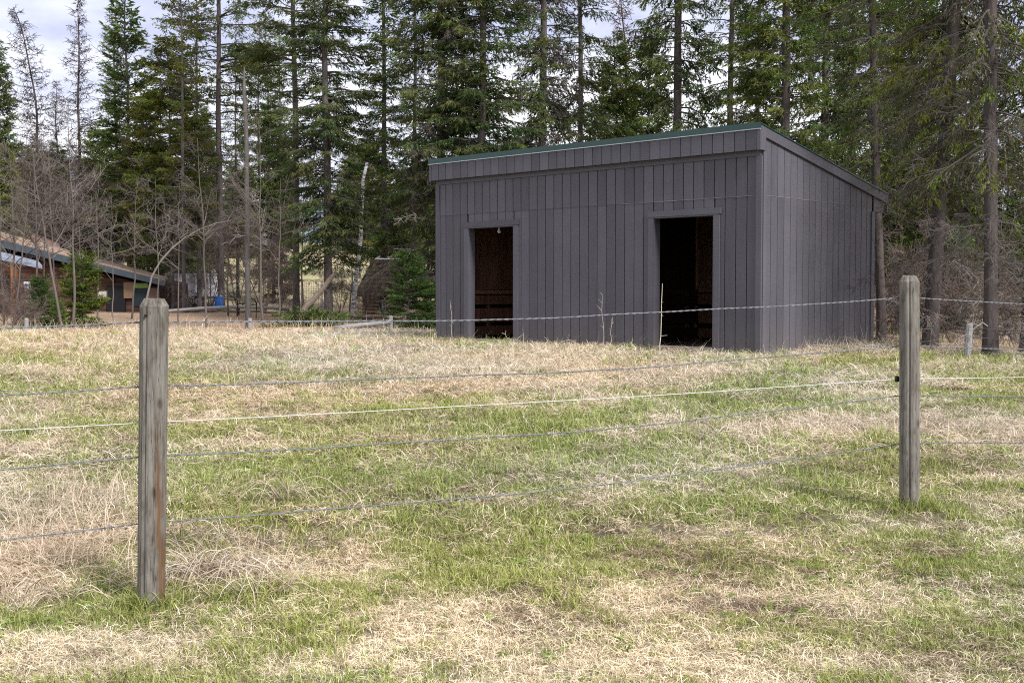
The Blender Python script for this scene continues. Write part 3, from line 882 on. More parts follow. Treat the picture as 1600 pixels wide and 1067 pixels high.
def dead_twigs(dd, rng, path, z0, z1, n, ln, tone=None, drp=.55, subs=13):
    for k in range(n):
        z = rng.uniform(z0, z1); az = rng.uniform(0, 2 * math.pi); hd = np.array([math.cos(az), math.sin(az), 0])
        L = ln * rng.uniform(.35, 1.15); b0 = at_h(path, z); t = np.linspace(0, 1, 6)
        C = b0 + hd * (L * t)[:, None] + np.array([0, 0, 1.0]) * (L * (rng.uniform(-.1, .3) * t - drp * rng.uniform(.3, 1.3) * t ** 2))[:, None]
        C[1:] += rng.normal(0, .035 * L, (5, 3))
        v = rng.uniform(.55, 1.15) if rng.random() < .85 else rng.uniform(1.6, 2.6)
        col = np.array(tone if tone is not None else (.115, .100, .092)) * v
        r = .004 + .0042 * L
        dd.prisms(C[:-1], C[1:], r * (1 - t[:-1] * .8), r * (1 - t[1:] * .8), 3, col=col)
        m = int(subs * L) + 3
        tt = rng.uniform(.12, 1, m)
        A = np.stack([np.interp(tt, t, C[:, i]) for i in range(3)], -1)
        D = unit(hd * rng.uniform(.1, 1, (m, 1)) + rng.normal(0, .6, (m, 3)) + np.array([0, 0, -drp * .6]))
        l2 = rng.uniform(.12, .42, m)[:, None] * (1 - .4 * tt[:, None])
        B = A + D * l2
        dd.prisms(A, B, .0036, .0024, 3, col=col)
        # third order
        A3 = np.repeat(A + (B - A) * .5, 3, 0) + np.repeat(B - A, 3, 0) * rng.uniform(-.3, .4, (3 * m, 1))
        D3 = unit(np.repeat(D, 3, 0) + rng.normal(0, .7, (3 * m, 3)) + np.array([0, 0, -.35]))
        dd.prisms(A3, A3 + D3 * rng.uniform(.06, .2, (3 * m, 1)), .003, .0018, 3, col=col * 1.05)

def larch(seed, H, r0, Lmax, curve=0, tone=(.045, .034, .031), h0=1.5):
    rng = np.random.default_rng(seed)
    path = trunk_path(H, rng, (0, 0), curve, .10)
    tb = MB(); tb.tube(path, trunk_rad(path, H, r0), 8, jit=.06, rng=rng)
    br = MB(); z = h0
    while z < H:
        rel = (z - h0) / (H - h0)
        for k in range(5):
            L = Lmax * (1 - rel) ** .7 * rng.uniform(.4, 1.1) + .15
            az = rng.uniform(0, 2 * math.pi); hd = np.array([math.cos(az), math.sin(az), 0]); t = np.linspace(0, 1, 6)
            b0 = at_h(path, z + rng.uniform(-.1, .1))
            C = b0 + hd * (L * t)[:, None] + np.array([0, 0, 1.0]) * (L * ((.25 * rel - .1) * t - .35 * (1 - rel) * t ** 2 + .3 * t ** 3))[:, None]
            C[1:] += rng.normal(0, .03 * L, (5, 3))
            col = np.array(tone) * rng.uniform(.7, 1.3)
            br.prisms(C[:-1], C[1:], (.006 + .008 * L) * (1 - t[:-1] * .75), (.006 + .008 * L) * (1 - t[1:] * .75), 3, col=col)
            m = int(L * 16) + 4; tt = rng.uniform(.1, 1, m)
            A = np.stack([np.interp(tt, t, C[:, i]) for i in range(3)], -1)
            D = unit(hd * .6 + rng.normal(0, .6, (m, 3)) + np.array([0, 0, -.15]))
            br.prisms(A, A + D * rng.uniform(.1, .34, (m, 1)), .011, .006, 3, col=col)
        z += .24 * rng.uniform(.7, 1.3)
    return [(tb.mesh('trunk', M['bark'], True), 'trunk'), (br.mesh('bare_twigs', M['twig']), 'bare_twigs')]

def bare_tree(seed, H, r0, lean=(0, 0), spread=.55, n1=14, tone=(.17, .148, .132), stems=1, arch=0, fine=1.0):
    """leafless broadleaf sapling or shrub"""
    rng = np.random.default_rng(seed); tb = MB(); tw = MB()
    for s in range(stems):
        h = H * rng.uniform(.6, 1.05) if stems > 1 else H
        ln = np.array(lean) + (rng.normal(0, .22, 2) if stems > 1 else 0)
        t = np.linspace(0, 1, 14)
        x = ln[0] * h * t + arch * h * np.clip(t - .35, 0, 1) ** 1.7; y = ln[1] * h * t
        z = h * t - .1 - abs(arch) * h * .55 * np.clip(t - .45, 0, 1) ** 2
        C = np.stack([x, y, z], -1); C[1:] += rng.normal(0, .010 * h, (13, 3)).cumsum(0) * .5
        rad = r0 * (1 - t * .88)
        tb.tube(C, rad, 6, col=tone)
        for k in range(int(n1 * rng.uniform(.8, 1.2))):
            tt = rng.uniform(.34 if stems == 1 else .18, 1); b0 = np.array([np.interp(tt, t, C[:, i]) for i in range(3)])
            az = rng.uniform(0, 6.28); L = h * spread * (1.05 - tt) * rng.uniform(.4, 1.0) + .2
            d = np.array([math.cos(az), math.sin(az), rng.uniform(.3, 1.3)]); d /= np.linalg.norm(d)
            u = np.linspace(0, 1, 6)
            B = b0 + d * (L * u)[:, None] + np.array([0, 0, 1.]) * (L * rng.uniform(-.4, .2) * u ** 2)[:, None]
            B[1:] += rng.normal(0, .03 * L, (5, 3)).cumsum(0) * .6
            rb = max(.004, r0 * (1 - tt) * .55 + .0035); col = np.array(tone) * rng.uniform(.75, 1.35)
            tw.prisms(B[:-1], B[1:], rb * (1 - u[:-1] * .7), rb * (1 - u[1:] * .7), 3, col=col)
            m = int((L * 9 + 3) * fine); tt2 = rng.uniform(.15, 1, m)
            A = np.stack([np.interp(tt2, u, B[:, i]) for i in range(3)], -1)
            D = unit(d + rng.normal(0, .55, (m, 3))); l2 = rng.uniform(.15, .5, (m, 1)) * min(1, L)
            E_ = A + D * l2
            tw.prisms(A, E_, .0042, .0028, 3, col=col)
            A3 = np.repeat(A, 3, 0) + np.repeat(E_ - A, 3, 0) * rng.uniform(.3, 1, (3 * m, 1))
            D3 = unit(np.repeat(D, 3, 0) + rng.normal(0, .6, (3 * m, 3)))
            tw.prisms(A3, A3 + D3 * rng.uniform(.08, .28, (3 * m, 1)), .0028, .0018, 3, col=col)
    return [(tb.mesh('stem', M['twig'], True), 'stem'), (tw.mesh('twigs', M['twig']), 'twigs')]

def place(meshes, name, u, Y, label, cat, group=None, rz=0.0, s=1.0, tint=(1, 1, 1), btint=(1, 1, 1), lean=(0, 0), x=None):
    xx = (u - 800) / F_PX * Y if x is None else x
    e = empty(name, (xx, Y, float(hgt(xx, Y)) - .03), rz)
    e.scale = (s, s, s) if not isinstance(s, tuple) else s
    e.rotation_euler = (lean[1], lean[0], rz)
    for me, nm in meshes:
        o = obj(nm, me, e)
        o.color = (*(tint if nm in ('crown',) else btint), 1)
        if nm not in ('trunk', 'stem'): o['kind'] = 'stuff'
    return tag(e, label, cat, group)

V = {}
V['spA'] = conifer(11, 18, 1.9, 1.95, .135, spacing=.25, nbr=6, dead=26, dead_top=2.6, hang=.45)
V['spB'] = conifer(12, 19, 1.8, 2.05, .15, wide0=.32, spacing=.27, nbr=6, droop=.7, hang=.6, dead=60, dead_top=4.5, dead_len=1.8, grey=.08)
V['spC'] = conifer(13, 20, 2.5, 1.75, .15, spacing=.31, nbr=5, droop=.8, hang=.8, dead=40, dead_top=5, gap=.08, jit=.5)
V['spD'] = conifer(14, 20, 1.5, 1.85, .15, spacing=.27, nbr=6, droop=.55, hang=.5, dead=50, dead_top=5, gap=.03, green=GRN * np.array([1.15, 1.2, .9]))
V['lichen'] = conifer(15, 20, 2.0, 1.75, .14, spacing=.30, nbr=5, droop=.7, hang=.8, dead=70, dead_top=12, grey=.5, gap=.06, dead_len=1.3)
V['thin'] = conifer(16, 19, 3.0, 1.55, .11, spacing=.36, nbr=5, droop=.75, hang=.7, gap=.10, dead=20, dead_top=6, shape=.55)
V['pine'] = conifer(17, 19, 5.0, 2.4, .12, spacing=.36, nbr=5, droop=.25, hang=.35, tmin=.25, jit=1.0, shape=.55, gap=.12, blade=(.07, .14, .028), dead=70, dead_top=6.5, dead_len=1.7, green=GRN * np.array([1.05, 1.0, .8]))
V['young'] = conifer(18, 9.5, .6, 1.75, .08, spacing=.22, nbr=6, droop=.35, hang=.4, green=GRN * np.array([1.15, 1.15, .9]), dead=12, dead_top=2, blade=(.09, .19, .034))
V['fir'] = conifer(19, 13, 2.0, 1.95, .11, spacing=.25, nbr=6, droop=.15, hang=.2, gap=.1, green=GRN * np.array([1.15, 1.25, 1.0]), shape=.7, top_up=.8, jit=.45, blade=(.10, .20, .034))
V['olive'] = conifer(20, 10.5, 2.2, 1.9, .075, spacing=.23, nbr=6, droop=.35, hang=.35, green=GRN * np.array([1.30, 1.22, .72]), grey=.15, dead=30, dead_top=4.5, shape=.5, blade=(.09, .19, .034))
V['small'] = conifer(21, 2.3, .12, .78, .035, spacing=.12, nbr=7, droop=.15, hang=.1, tw_sp=.035, blade=(.06, .11, .022), top_up=.7, green=GRN * np.array([.95, 1.25, .85]), wide0=.9)
V['right1'] = conifer(22, 18, 3.2, 1.6, .095, spacing=.26, nbr=5, droop=.7, hang=.8, dead=45, dead_top=6.5, dead_len=.9, gap=.1, lean=(-.030, 0), wob=.12, blade=(.05, .105, .017), zcut=7.5, tw_sp=.045, nbl=.032)
V['right2'] = conifer(23, 20, 2.9, 1.75, .12, spacing=.24, nbr=6, droop=.95, hang=1.05, dead=95, dead_top=4.6, dead_len=1.2, gap=.1, grey=.42, lean=(.055, 0), wob=.05, green=GRN * np.array([1.35, 1.3, .75]), blade=(.05, .105, .017), zcut=7.5, tw_sp=.045, nbl=.032)
V['right3'] = conifer(24, 20, 3.1, 1.6, .105, spacing=.25, nbr=5, droop=.95, hang=1.05, dead=75, dead_top=5, dead_len=1.15, gap=.2, grey=.45, lean=(-.012, 0), wob=.05, green=GRN * np.array([1.15, 1.12, .75]), blade=(.05, .105, .017), zcut=7.5, tw_sp=.045, nbl=.032)
V['larchA'] = larch(31, 13.5, .11, 1.9, curve=-.55)
V['larchB'] = larch(32, 14.5, .11, 1.7)
V['larchR'] = larch(33, 11.5, .09, 1.2, tone=(.11, .062, .055))
V['sapA'] = bare_tree(41, 5.0, .040, (-.06, 0), n1=20, tone=(.115, .095, .086))
V['sapB'] = bare_tree(42, 5.4, .042, (-.16, 0), n1=20, tone=(.12, .10, .09))
V['sapC'] = bare_tree(43, 3.6, .022, (.02, 0), n1=12, tone=(.14, .12, .108))
V['sapD'] = bare_tree(44, 6.5, .045, (.015, .02), n1=28, spread=.42, tone=(.12, .10, .09))
V['arch'] = bare_tree(45, 2.9, .030, (.12, 0), n1=7, arch=.95, tone=(.27, .25, .235), spread=.35)
V['bushA'] = bare_tree(46, 2.6, .014, stems=7, n1=9, tone=(.125, .092, .08), fine=1.2)
V['bushB'] = bare_tree(47, 1.9, .011, stems=8, n1=8, tone=(.14, .105, .09), fine=1.3)
V['bushC'] = bare_tree(48, 4.6, .024, stems=5, n1=15, tone=(.105, .078, .070), spread=.5)
V['bushR'] = bare_tree(49, 2.0, .012, stems=8, n1=9, tone=(.15, .085, .066), fine=1.3)

FG = 'tall conifers around the shed'
T = [
 ('spruce_tree', 'spA', 513, 35.5, 'tall dense green spruce standing left of the shed at the field edge', 0.4, 1.0, (1, 1, 1)),
 ('spruce_tree', 'spB', 688, 33.5, 'big spruce with drooping grey lower twigs against the shed\'s left end', 2.2, 1.0, (1, 1, 1)),
 ('fir_tree', 'pine', 463, 39, 'slim conifer with a long bare trunk left of the dense spruce', 1.1, 1.0, (.95, 1, 1)),
 ('fir_tree', 'pine', 346, 46, 'tall conifer with bare grey-brown trunk and clumped open crown, above the blue drum', 3.6, 1.12, (1, 1, 1)),
 ('fir_tree', 'olive', 270, 45, 'olive green conifer with a pale bare lower trunk behind the low house', 0.0, 1.0, (1, 1, 1)),
 ('fir_tree', 'fir', 203, 52, 'dense bright green fir rising behind the low house roof', 0.7, 1.06, (1, 1.05, 1)),
 ('fir_tree', 'pine', 312, 50, 'brown-trunked conifer just left of the blue drum', 2.3, .8, (1, 1, 1)),
 ('fir_tree', 'pine', 407, 60, 'first of three slim brown trunks on the dry slope', 1.0, .72, (1, 1, 1)),
 ('fir_tree', 'pine', 421, 62, 'middle of three slim brown trunks on the dry slope', 4.0, .75, (1, 1, 1)),
 ('fir_tree', 'pine', 440, 58, 'rightmost of three slim brown trunks on the dry slope', 5.4, .7, (1, 1, 1)),
 ('fir_tree', 'pine', 288, 43, 'thin pale trunk with few branches behind the bent sapling', 5.0, (.6, .6, .75), (1.2, 1.1, .9)),
 ('spruce_tree', 'thin', 648, 47, 'slim spruce seen between the hut and the shed, far back', 1.3, 1.0, (1.1, 1.1, .95)),
 ('spruce_tree', 'thin', 722, 44, 'slim spruce just above the roof\'s left end', 2.3, .95, (.95, 1, .95)),
 ('spruce_tree', 'young', 930, 52, 'low spruce showing just over the middle of the roof', 0.6, .9, (1.1, 1.15, .9)),
 ('spruce_tree', 'thin', 1180, 44, 'slim spruce just left of the roof\'s high corner, behind', 0.9, 1.05, (1, 1.05, .9)),
 ('spruce_tree', 'spA', 1400, 47, 'distant dense spruce right of the thin leaning trunk', 2.1, .9, (1.1, 1.15, .9)),
 ('spruce_tree', 'thin', 1470, 38, 'slim spruce right behind the thick leaning spruce', 3.8, .9, (1.1, 1.1, .9)),
 ('spruce_tree', 'thin', 372, 56, 'slim dark conifer between the open-crowned one and the snapped trunk', 4.7, .72, (1.0, 1.0, .9)),
 ('spruce_tree', 'olive', 232, 50, 'brownish conifer filling the gap left of the olive one', 2.9, .85, (1.0, .95, .9)),
 ('spruce_tree', 'olive', 160, 58, 'dull green conifer low behind the bright fir', 0.8, .8, (.9, .95, .9)),
 ('spruce_tree', 'young', 1402, 31, 'low dark spruce filling in beside the shed\'s rear corner', 0.4, .55, (.75, .8, .7)),
 ('spruce_tree', 'young', 1446, 29, 'low dark spruce behind the thick leaning trunk', 1.9, .5, (.85, .9, .7)),
 ('spruce_tree', 'young', 1506, 30, 'low spruce between the two thick right trunks', 3.0, .55, (.9, .95, .7)),
 ('spruce_tree', 'young', 1572, 27, 'low spruce right of the straight right-hand trunk', 4.6, .5, (.9, .95, .7)),
 ('spruce_tree', 'young', 1625, 30, 'half-hidden spruce filling the right edge', 5.5, .75, (.85, .9, .7)),
 ('larch_tree', 'larchA', 62, 55, 'leafless larch with a bent top at the far left', math.radians(0), 1.0, (1, 1, 1)),
 ('larch_tree', 'larchB', 128, 58, 'straight leafless larch against the sky left of the bright fir', 1.3, 1.0, (1, 1, 1)),
 ('larch_tree', 'larchB', 93, 62, 'short leafless larch between two taller larches', 4.0, .76, (1, 1, 1)),
 ('larch_tree', 'larchB', 184, 64, 'thin leafless larch poking up beside the bright fir', 2.0, 1.1, (1, 1, 1)),
 ('spruce_tree', 'young', 4, 72, 'narrow dark spruce top at the left edge of the picture', 2.0, (1.15, 1.15, 1.5), (.8, .85, .9)),
 ('spruce_tree', 'young', 14, 50, 'low yellow-green spruce behind the roof at the left edge', 1.0, .72, (1.3, 1.25, .8)),
 ('spruce_tree', 'young', 428, 54, 'short dark spruce in the gap between two bare trunks', 0.3, .98, (.85, .95, .85)),
 ('spruce_tree', 'young', 318, 60, 'mid-sized spruce deep behind the trunk with the open crown', 4.4, 1.0, (.9, 1, .9)),
 ('spruce_tree', 'spD', 600, 48, 'tall spruce between the dense spruce and the one by the shed', 4.9, .9, (.9, 1, .95)),
 ('spruce_tree', 'spA', 752, 33, 'dense spruce behind the left end of the shed roof', 3.3, 1.05, (.95, 1, .95)),
 ('spruce_tree', 'lichen', 845, 35, 'grey-brown lichen-hung spruce behind the shed roof', 0.9, 1.0, (1, 1, 1)),
 ('spruce_tree', 'thin', 906, 38, 'slender open spruce with a thin trunk above the middle of the roof', 2.6, 1.0, (.95, 1, .95)),
 ('spruce_tree', 'young', 962, 41, 'short bright green spruce whose tip shows above the roof', 5.2, 1.02, (1.15, 1.15, .9)),
 ('larch_tree', 'larchR', 977, 44, 'bare reddish dead-topped tree behind the short bright spruce', 0.2, 1.05, (1, 1, 1)),
 ('spruce_tree', 'young', 1012, 43, 'mid-green spruce right of the short bright one', 1.8, 1.08, (1, 1.05, .9)),
 ('spruce_tree', 'spC', 1056, 33, 'large open spruce with hanging sprays over the roof between the doorways', 4.1, 1.0, (.95, 1, .95)),
 ('spruce_tree', 'thin', 1138, 36, 'dark-trunked spruce left of the roof\'s high corner', 0.5, 1.05, (.85, .95, .85)),
 ('spruce_tree', 'spD', 1222, 31, 'dense full spruce right behind the roof\'s high corner', 5.6, 1.0, (1, 1, .9)),
 ('spruce_tree', 'spB', 1284, 35, 'dark bushy spruce behind the sloping roof edge', 1.4, 1.0, (.95, 1, .9)),
 ('spruce_tree', 'spD', 1330, 43, 'tall green spruce farther back behind the roof slope', 2.9, 1.0, (1.1, 1.15, .9)),
 ('spruce_tree', 'right1', 1378, 23.6, 'thin leaning spruce trunk beside the shed\'s rear right corner', 0.0, 1.0, (1.1, 1.1, .9)),
 ('spruce_tree', 'right2', 1453, 19.6, 'thick leaning spruce with tangled dead twigs right of the shed', 0.0, 1.0, (1.1, 1.1, .9)),
 ('spruce_tree', 'right3', 1549, 17.8, 'straight spruce trunk near the right edge with bare lower limbs', 0.0, 1.0, (1.1, 1.15, .9)),
 ('spruce_tree', 'right1', 1604, 19.0, 'spruce cut off by the right edge of the picture', 2.7, 1.05, (1.1, 1.15, .9)),
 ('spruce_tree', 'spD', 1425, 36, 'green spruce deep between the two nearest right trunks and the shed', 0.8, .95, (1.1, 1.15, .85)),
 ('spruce_tree', 'thin', 1512, 44, 'distant open spruce seen between the two thick right-hand trunks', 1.9, .8, (1.1, 1.1, .9)),
]
for nm, var, u, Y, lab, rz, s, tint in T:
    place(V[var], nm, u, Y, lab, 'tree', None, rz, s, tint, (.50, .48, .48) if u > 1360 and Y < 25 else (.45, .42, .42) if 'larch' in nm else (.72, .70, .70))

# the mass of wood behind: copies of the trees above, one object
def scatter(name, pts, rot, scl, idx, templates, tint=None, label=None, cat=None):
    me = bpy.data.meshes.new(name)
    n = len(pts)
    me.vertices.add(n); me.vertices.foreach_set('co', np.asarray(pts, np.float32).ravel())
    def at(nm, typ, data, key):
        a = me.attributes.new(nm, typ, 'POINT'); a.data.foreach_set(key, np.asarray(data).ravel())
    at('rot', 'FLOAT_VECTOR', np.asarray(rot, np.float32), 'vector')
    at('scl', 'FLOAT_VECTOR', np.asarray(scl, np.float32), 'vector')
    at('idx', 'INT', np.asarray(idx, np.int32), 'value')
    if tint is not None: at('tint', 'FLOAT_COLOR', np.hstack([tint, np.ones((n, 1))]).astype(np.float32), 'color')
    o = obj(name, me)
    g = bpy.data.node_groups.new(name + '_nodes', 'GeometryNodeTree')
    g.interface.new_socket('Geometry', in_out='INPUT', socket_type='NodeSocketGeometry')
    g.interface.new_socket('Geometry', in_out='OUTPUT', socket_type='NodeSocketGeometry')
    gi = g.nodes.new('NodeGroupInput'); go = g.nodes.new('NodeGroupOutput')
    jn = g.nodes.new('GeometryNodeJoinGeometry')
    def named(nm, typ):
        a = g.nodes.new('GeometryNodeInputNamedAttribute'); a.data_type = typ; a.inputs['Name'].default_value = nm
        return a.outputs['Attribute']
    ar, as_, ai = named('rot', 'FLOAT_VECTOR'), named('scl', 'FLOAT_VECTOR'), named('idx', 'INT')
    for k, tp in enumerate(templates):
        cmp = g.nodes.new('FunctionNodeCompare'); cmp.data_type = 'INT'; cmp.operation = 'EQUAL'
        ins = [s for s in cmp.inputs if s.type == 'INT']
        g.links.new(ai, ins[0]); ins[1].default_value = k
        for t in (tp if isinstance(tp, (list, tuple)) else [tp]):
            oi = g.nodes.new('GeometryNodeObjectInfo'); oi.transform_space = 'ORIGINAL'
            oi.inputs['Object'].default_value = t; oi.inputs['As Instance'].default_value = True
            ip = g.nodes.new('GeometryNodeInstanceOnPoints')
            g.links.new(gi.outputs[0], ip.inputs['Points']); g.links.new(cmp.outputs['Result'], ip.inputs['Selection'])
            g.links.new(oi.outputs['Geometry'], ip.inputs['Instance'])
            g.links.new(ar, ip.inputs['Rotation']); g.links.new(as_, ip.inputs['Scale'])
            g.links.new(ip.outputs['Instances'], jn.inputs[0])
    g.links.new(jn.outputs[0], go.inputs[0])
    md = o.modifiers.new('scatter', 'NODES'); md.node_group = g
    return tag(o, label, cat, None, 'stuff')

def template(name, me):
    return bpy.data.objects.new(name, me)

def wood_behind():
    rng = np.random.default_rng(77)
    tp = []
    for k in ('young', 'fir', 'olive', 'spA', 'larchR'):
        tp.append([template('t_' + nm, me) for me, nm in V[k]])
    hs = [9.5, 13, 10.5, 18, 11.5]
    pts, rot, scl, idx = [], [], [], []
    tries = 0
    while len(pts) < 400 and tries < 20000:
        tries += 1
        Y = rng.uniform(54, 112); x = rng.uniform(-.60 * Y - 4, .60 * Y + 4)
        u = 800 + x / Y * F_PX
        if 385 < u < 640 and Y < 92 and rng.random() < .95: continue    # the open dry-grass slope
        if u < 385 and Y < 58: continue
        if any((x - p[0]) ** 2 + (Y - p[1]) ** 2 < 3.2 for p in pts): continue
        lf = u < 400
        k = int(rng.choice(5, p=[.42, .13, .18, .12, .15] if not lf else [.30, .12, .20, .03, .35]))
        g = float(hgt(x, Y))
        vt = rng.uniform(235, 340) if u > 640 else rng.uniform(215, 310)
        if u > 1480: vt = rng.uniform(300, 400)
        top = max(3.0, CAMZ + (458 - vt) * Y / F_PX - g)
        s = top / hs[k]
        pts.append((x, Y, g - .1)); rot.append((0, 0, rng.uniform(0, 6.28))); wdt = s * rng.uniform(1.1, 1.5); scl.append((wdt, wdt, s)); idx.append(k)
    scatter('forest', pts, rot, scl, idx, tp, label='mass of dark conifers filling the slope behind the nearer trees', cat='forest')
wood_behind()

# ------------------------------------------------------------------ snag, birch, young spruces, bare saplings and thickets
def snag():
    rng = np.random.default_rng(61); x = (388 - 800) / F_PX * 32.5
    e = empty('dead_tree', (x, 32.5, float(hgt(x, 32.5)) - .03))
    tag(e, 'grey dead trunk with a snapped-off top and no branches', 'dead tree')
    p = trunk_path(7.1, rng, (-.004, 0), 0, .022)
    b = MB(); b.tube(p, np.interp(p[:, 2], [0, 6.5, 7.1], [.085, .052, .010]), 9, jit=.06, rng=rng)
    b.build('trunk', M['bark_pale'], e, True)
    d = MB(); dead_twigs(d, rng, p, 1.2, 6.5, 16, .5, (.2, .18, .165), .4, 5)
    d.build('dead_branches', M['twig'], e)
snag()

def birch():
    rng = np.random.default_rng(62); Y = 40.0; x = (551 - 800) / F_PX * Y
    e = empty('birch_tree', (x, Y, float(hgt(x, Y)) - .03))
    tag(e, 'white-barked birch trunk leaning among the dark spruces', 'tree')
    p = trunk_path(5.2, rng, (.085, -.02), 0, .06)
    b = MB(); b.tube(p, np.interp(p[:, 2], [0, 5.2], [.085, .05]), 8, jit=.05, rng=rng)
    b.build('trunk', M['birch'], e, True)
    d = MB(); dead_twigs(d, rng, p, 2.5, 5.1, 12, .9, (.16, .13, .12), -.3, 8)
    d.build('bare_twigs', M['twig'], e)
birch()

for u, Y, s, tint, lab in [
    (636, 31, .90, (.72, .78, .72), 'young bushy green spruce in front of the old log hut'),
    (672, 31.5, .55, (.95, 1, .9), 'knee-high spruce tucked against the left end of the shed'),
    (62, 32, .62, (.7, .82, .75), 'small blue-green spruce by the saplings at far left'),
    (131, 32.5, .92, (1.15, .98, .62), 'young yellow-green spruce in front of the low house'),
    (88, 31.5, .36, (1.1, 1.1, .9), 'tiny spruce seedling between two young spruces at left'),
    (292, 54, 1.9, (1.25, 1.2, .85), 'green spruce showing above the white trailer'),
    (1478, 29, 1.15, (1.1, 1.2, .9), 'young green spruce in the shade between the thick right trunks')]:
    place(V['small'], 'young_spruce', u, Y, lab, 'spruce', 'young spruces at the wood\'s edge', u * .7, s, tint)

for i, (var, u, Y, rz, s, lab) in enumerate([
    ('sapA', 33, 32, 0.0, 1.0, 'leafless sapling nearest the left edge, in front of the low house'),
    ('sapB', 98, 31, 0.0, 1.0, 'leafless sapling leaning left across the tan roof'),
    ('sapA', 50, 33, 2.5, 1.05, 'leafless sapling beside the leaning one, by the pale awning'),
    ('sapD', 112, 31.5, 0.5, .92, 'tallest leafless sapling, double-stemmed look, left of the yellow-green spruce'),
    ('sapC', 176, 32, 0.0, .95, 'thin upright sapling left of the left fence post'),
    ('sapD', 322, 33, 1.5, .8, 'slim grey sapling right of the white trailer'),
    ('sapC', 278, 36, 1.0, 1.2, 'spindly sapling in front of the white trailer'),
    ('sapD', 413, 32, 3.0, .85, 'slim pale sapling just right of the snapped trunk'),
    ('sapC', 436, 33, 2.0, 1.2, 'thin sapling before the leaning log'),
    ('sapB', 18, 31, 2.9, .8, 'crooked sapling at the extreme left over the brush'),
    ('sapC', 6, 33, 4.0, 1.3, 'twiggy sapling cut by the left edge'), ('sapC', 70, 34, 2.2, 1.35, 'slender sapling crossing the upper roof'), ('sapC', 86, 32.5, 5.0, 1.4, 'slender sapling right beside the one leaning across the roof'),
    ('sapA', 128, 35, 1.2, .95, 'sapling rising behind the yellow-green young spruce'), ('sapC', 152, 34, .7, 1.25, 'slim twig-thin sapling before the dark doorway of the house'), ('sapA', 205, 38, 3.3, .9, 'sapling left of the arched one, before the house end'),
    ('sapC', 248, 37, 5.5, 1.3, 'thin sapling right behind the top of the left fence post'), ('sapD', 357, 40, 4.2, .75, 'sapling between the blue drum and the snapped trunk'), ('sapC', 472, 37, 1.9, 1.4, 'thin sapling behind the propped log'),
    ('sapA', 545, 41, 2.6, .8, 'sapling beside the white birch'),
    ]):
    place(V[var], 'bare_sapling', u, Y, lab, 'sapling', 'leafless saplings at the wood\'s edge', rz, s)

def arch_sapling():
    Y = 35.0; p = P(224, 490, Y); g = float(hgt(p[0], Y)); rng = np.random.default_rng(45)
    e = empty('bare_sapling', (p[0], Y, g)); o = np.array([p[0], Y, g])
    tag(e, 'pale sapling bent over in a long arch behind the left post', 'sapling', 'leafless saplings at the wood\'s edge')
    C = np.array([P(u, v, Y) - o for u, v in ((222, 500), (227, 470), (234, 432), (246, 408), (262, 388), (282, 370), (305, 356), (328, 347), (346, 343))])
    C[:, 1] = np.linspace(0, .8, 9)
    MB().tube(C, np.linspace(.036, .010, 9), 6, col=(.21, .19, .175)).build('stem', M['twig'], e, True)
    d = MB()
    for k in range(16):
        b0 = C[rng.integers(3, 9)] + rng.normal(0, .02, 3); dr = unit(np.array([rng.uniform(-.2, 1), rng.normal(0, .4), rng.uniform(-.3, .8)])); L = rng.uniform(.3, .9)
        m = b0 + dr * L * .5 + rng.normal(0, .04, 3); q_ = m + unit(dr + [0.3, 0, -.5]) * L * .5
        d.prisms([b0, m], [m, q_], [.008, .006], [.006, .003], 3, col=(.17, .15, .135))
    d.build('twigs', M['twig'], e)['kind'] = 'stuff'
arch_sapling()
rngb = np.random.default_rng(91)
k = 0
BU = [('bushC', 20, 56, 1.5, 'brown thicket behind the low house, nearest the left edge'), ('bushC', 45, 58, 1.8, 'tall brown thicket behind the upper roof end'), ('bushC', 75, 57, 1.6, 'brown thicket at the foot of the bent larch'),
      ('bushC', 110, 55, 1.7, 'brown thicket below the straight larch'), ('bushC', 150, 56, 1.5, 'brown thicket left of the bright fir'), ('bushC', 190, 55, 1.5, 'brown thicket at the foot of the bright fir'),
      ('bushC', 235, 53, 1.3, 'brown thicket between the bright fir and the olive conifer'), ('bushC', 265, 54, 1.4, 'brown thicket under the olive conifer'),
      ('bushC', 330, 50, 1.0, 'leafless brush beside the blue drum'), ('bushC', 370, 50, 1.1, 'leafless brush between the open-crowned conifer and the snapped trunk'), ('bushC', 415, 48, .95, 'leafless brush right of the snapped trunk'),
      ('bushA', 8, 31, .75, 'grey brush at the left edge along the field'), ('bushB', 40, 30.5, .6, 'low grey brush around the stubby post at far left'), ('bushR', 60, 36, .8, 'reddish leafless bush before the porch'),
      ('bushR', 98, 37, .9, 'reddish leafless bush before the house wall, behind the leaning sapling'), ('bushR', 22, 35, .8, 'reddish leafless bush under the pale awning'), ('bushR', 135, 38, .9, 'reddish leafless bush behind the yellow-green young spruce'),
      ('bushA', 532, 43, .8, 'leafless bush right of the dense spruce\'s trunk'), ('bushB', 566, 41, .8, 'leafless bush left of the old log hut'), ('bushA', 440, 46, 1.0, 'leafless bush behind the leaning log'),
      ('bushA', 1412, 25, 1.0, 'tangled brown bush behind the right fence post'), ('bushB', 1490, 23, .95, 'low brown bush between the two thick right trunks'), ('bushA', 1515, 26, 1.0, 'brown bush behind the small leaning post'),
      ('bushB', 1585, 24, .9, 'low brown bush at the right edge'), ('bushC', 1440, 31, .9, 'tall brown brush behind the thick leaning spruce'), ('bushC', 1540, 33, .9, 'tall brown brush behind the straight right-hand trunk'), ('bushB', 1395, 27, .9, 'low brown bush beside the shed\'s rear corner')]
for var, u, Y, s, lab in BU:
    place(V[var], 'bare_bush', u, Y, lab, 'bush', 'leafless thicket under the trees', float(rngb.uniform(0, 6)), s)

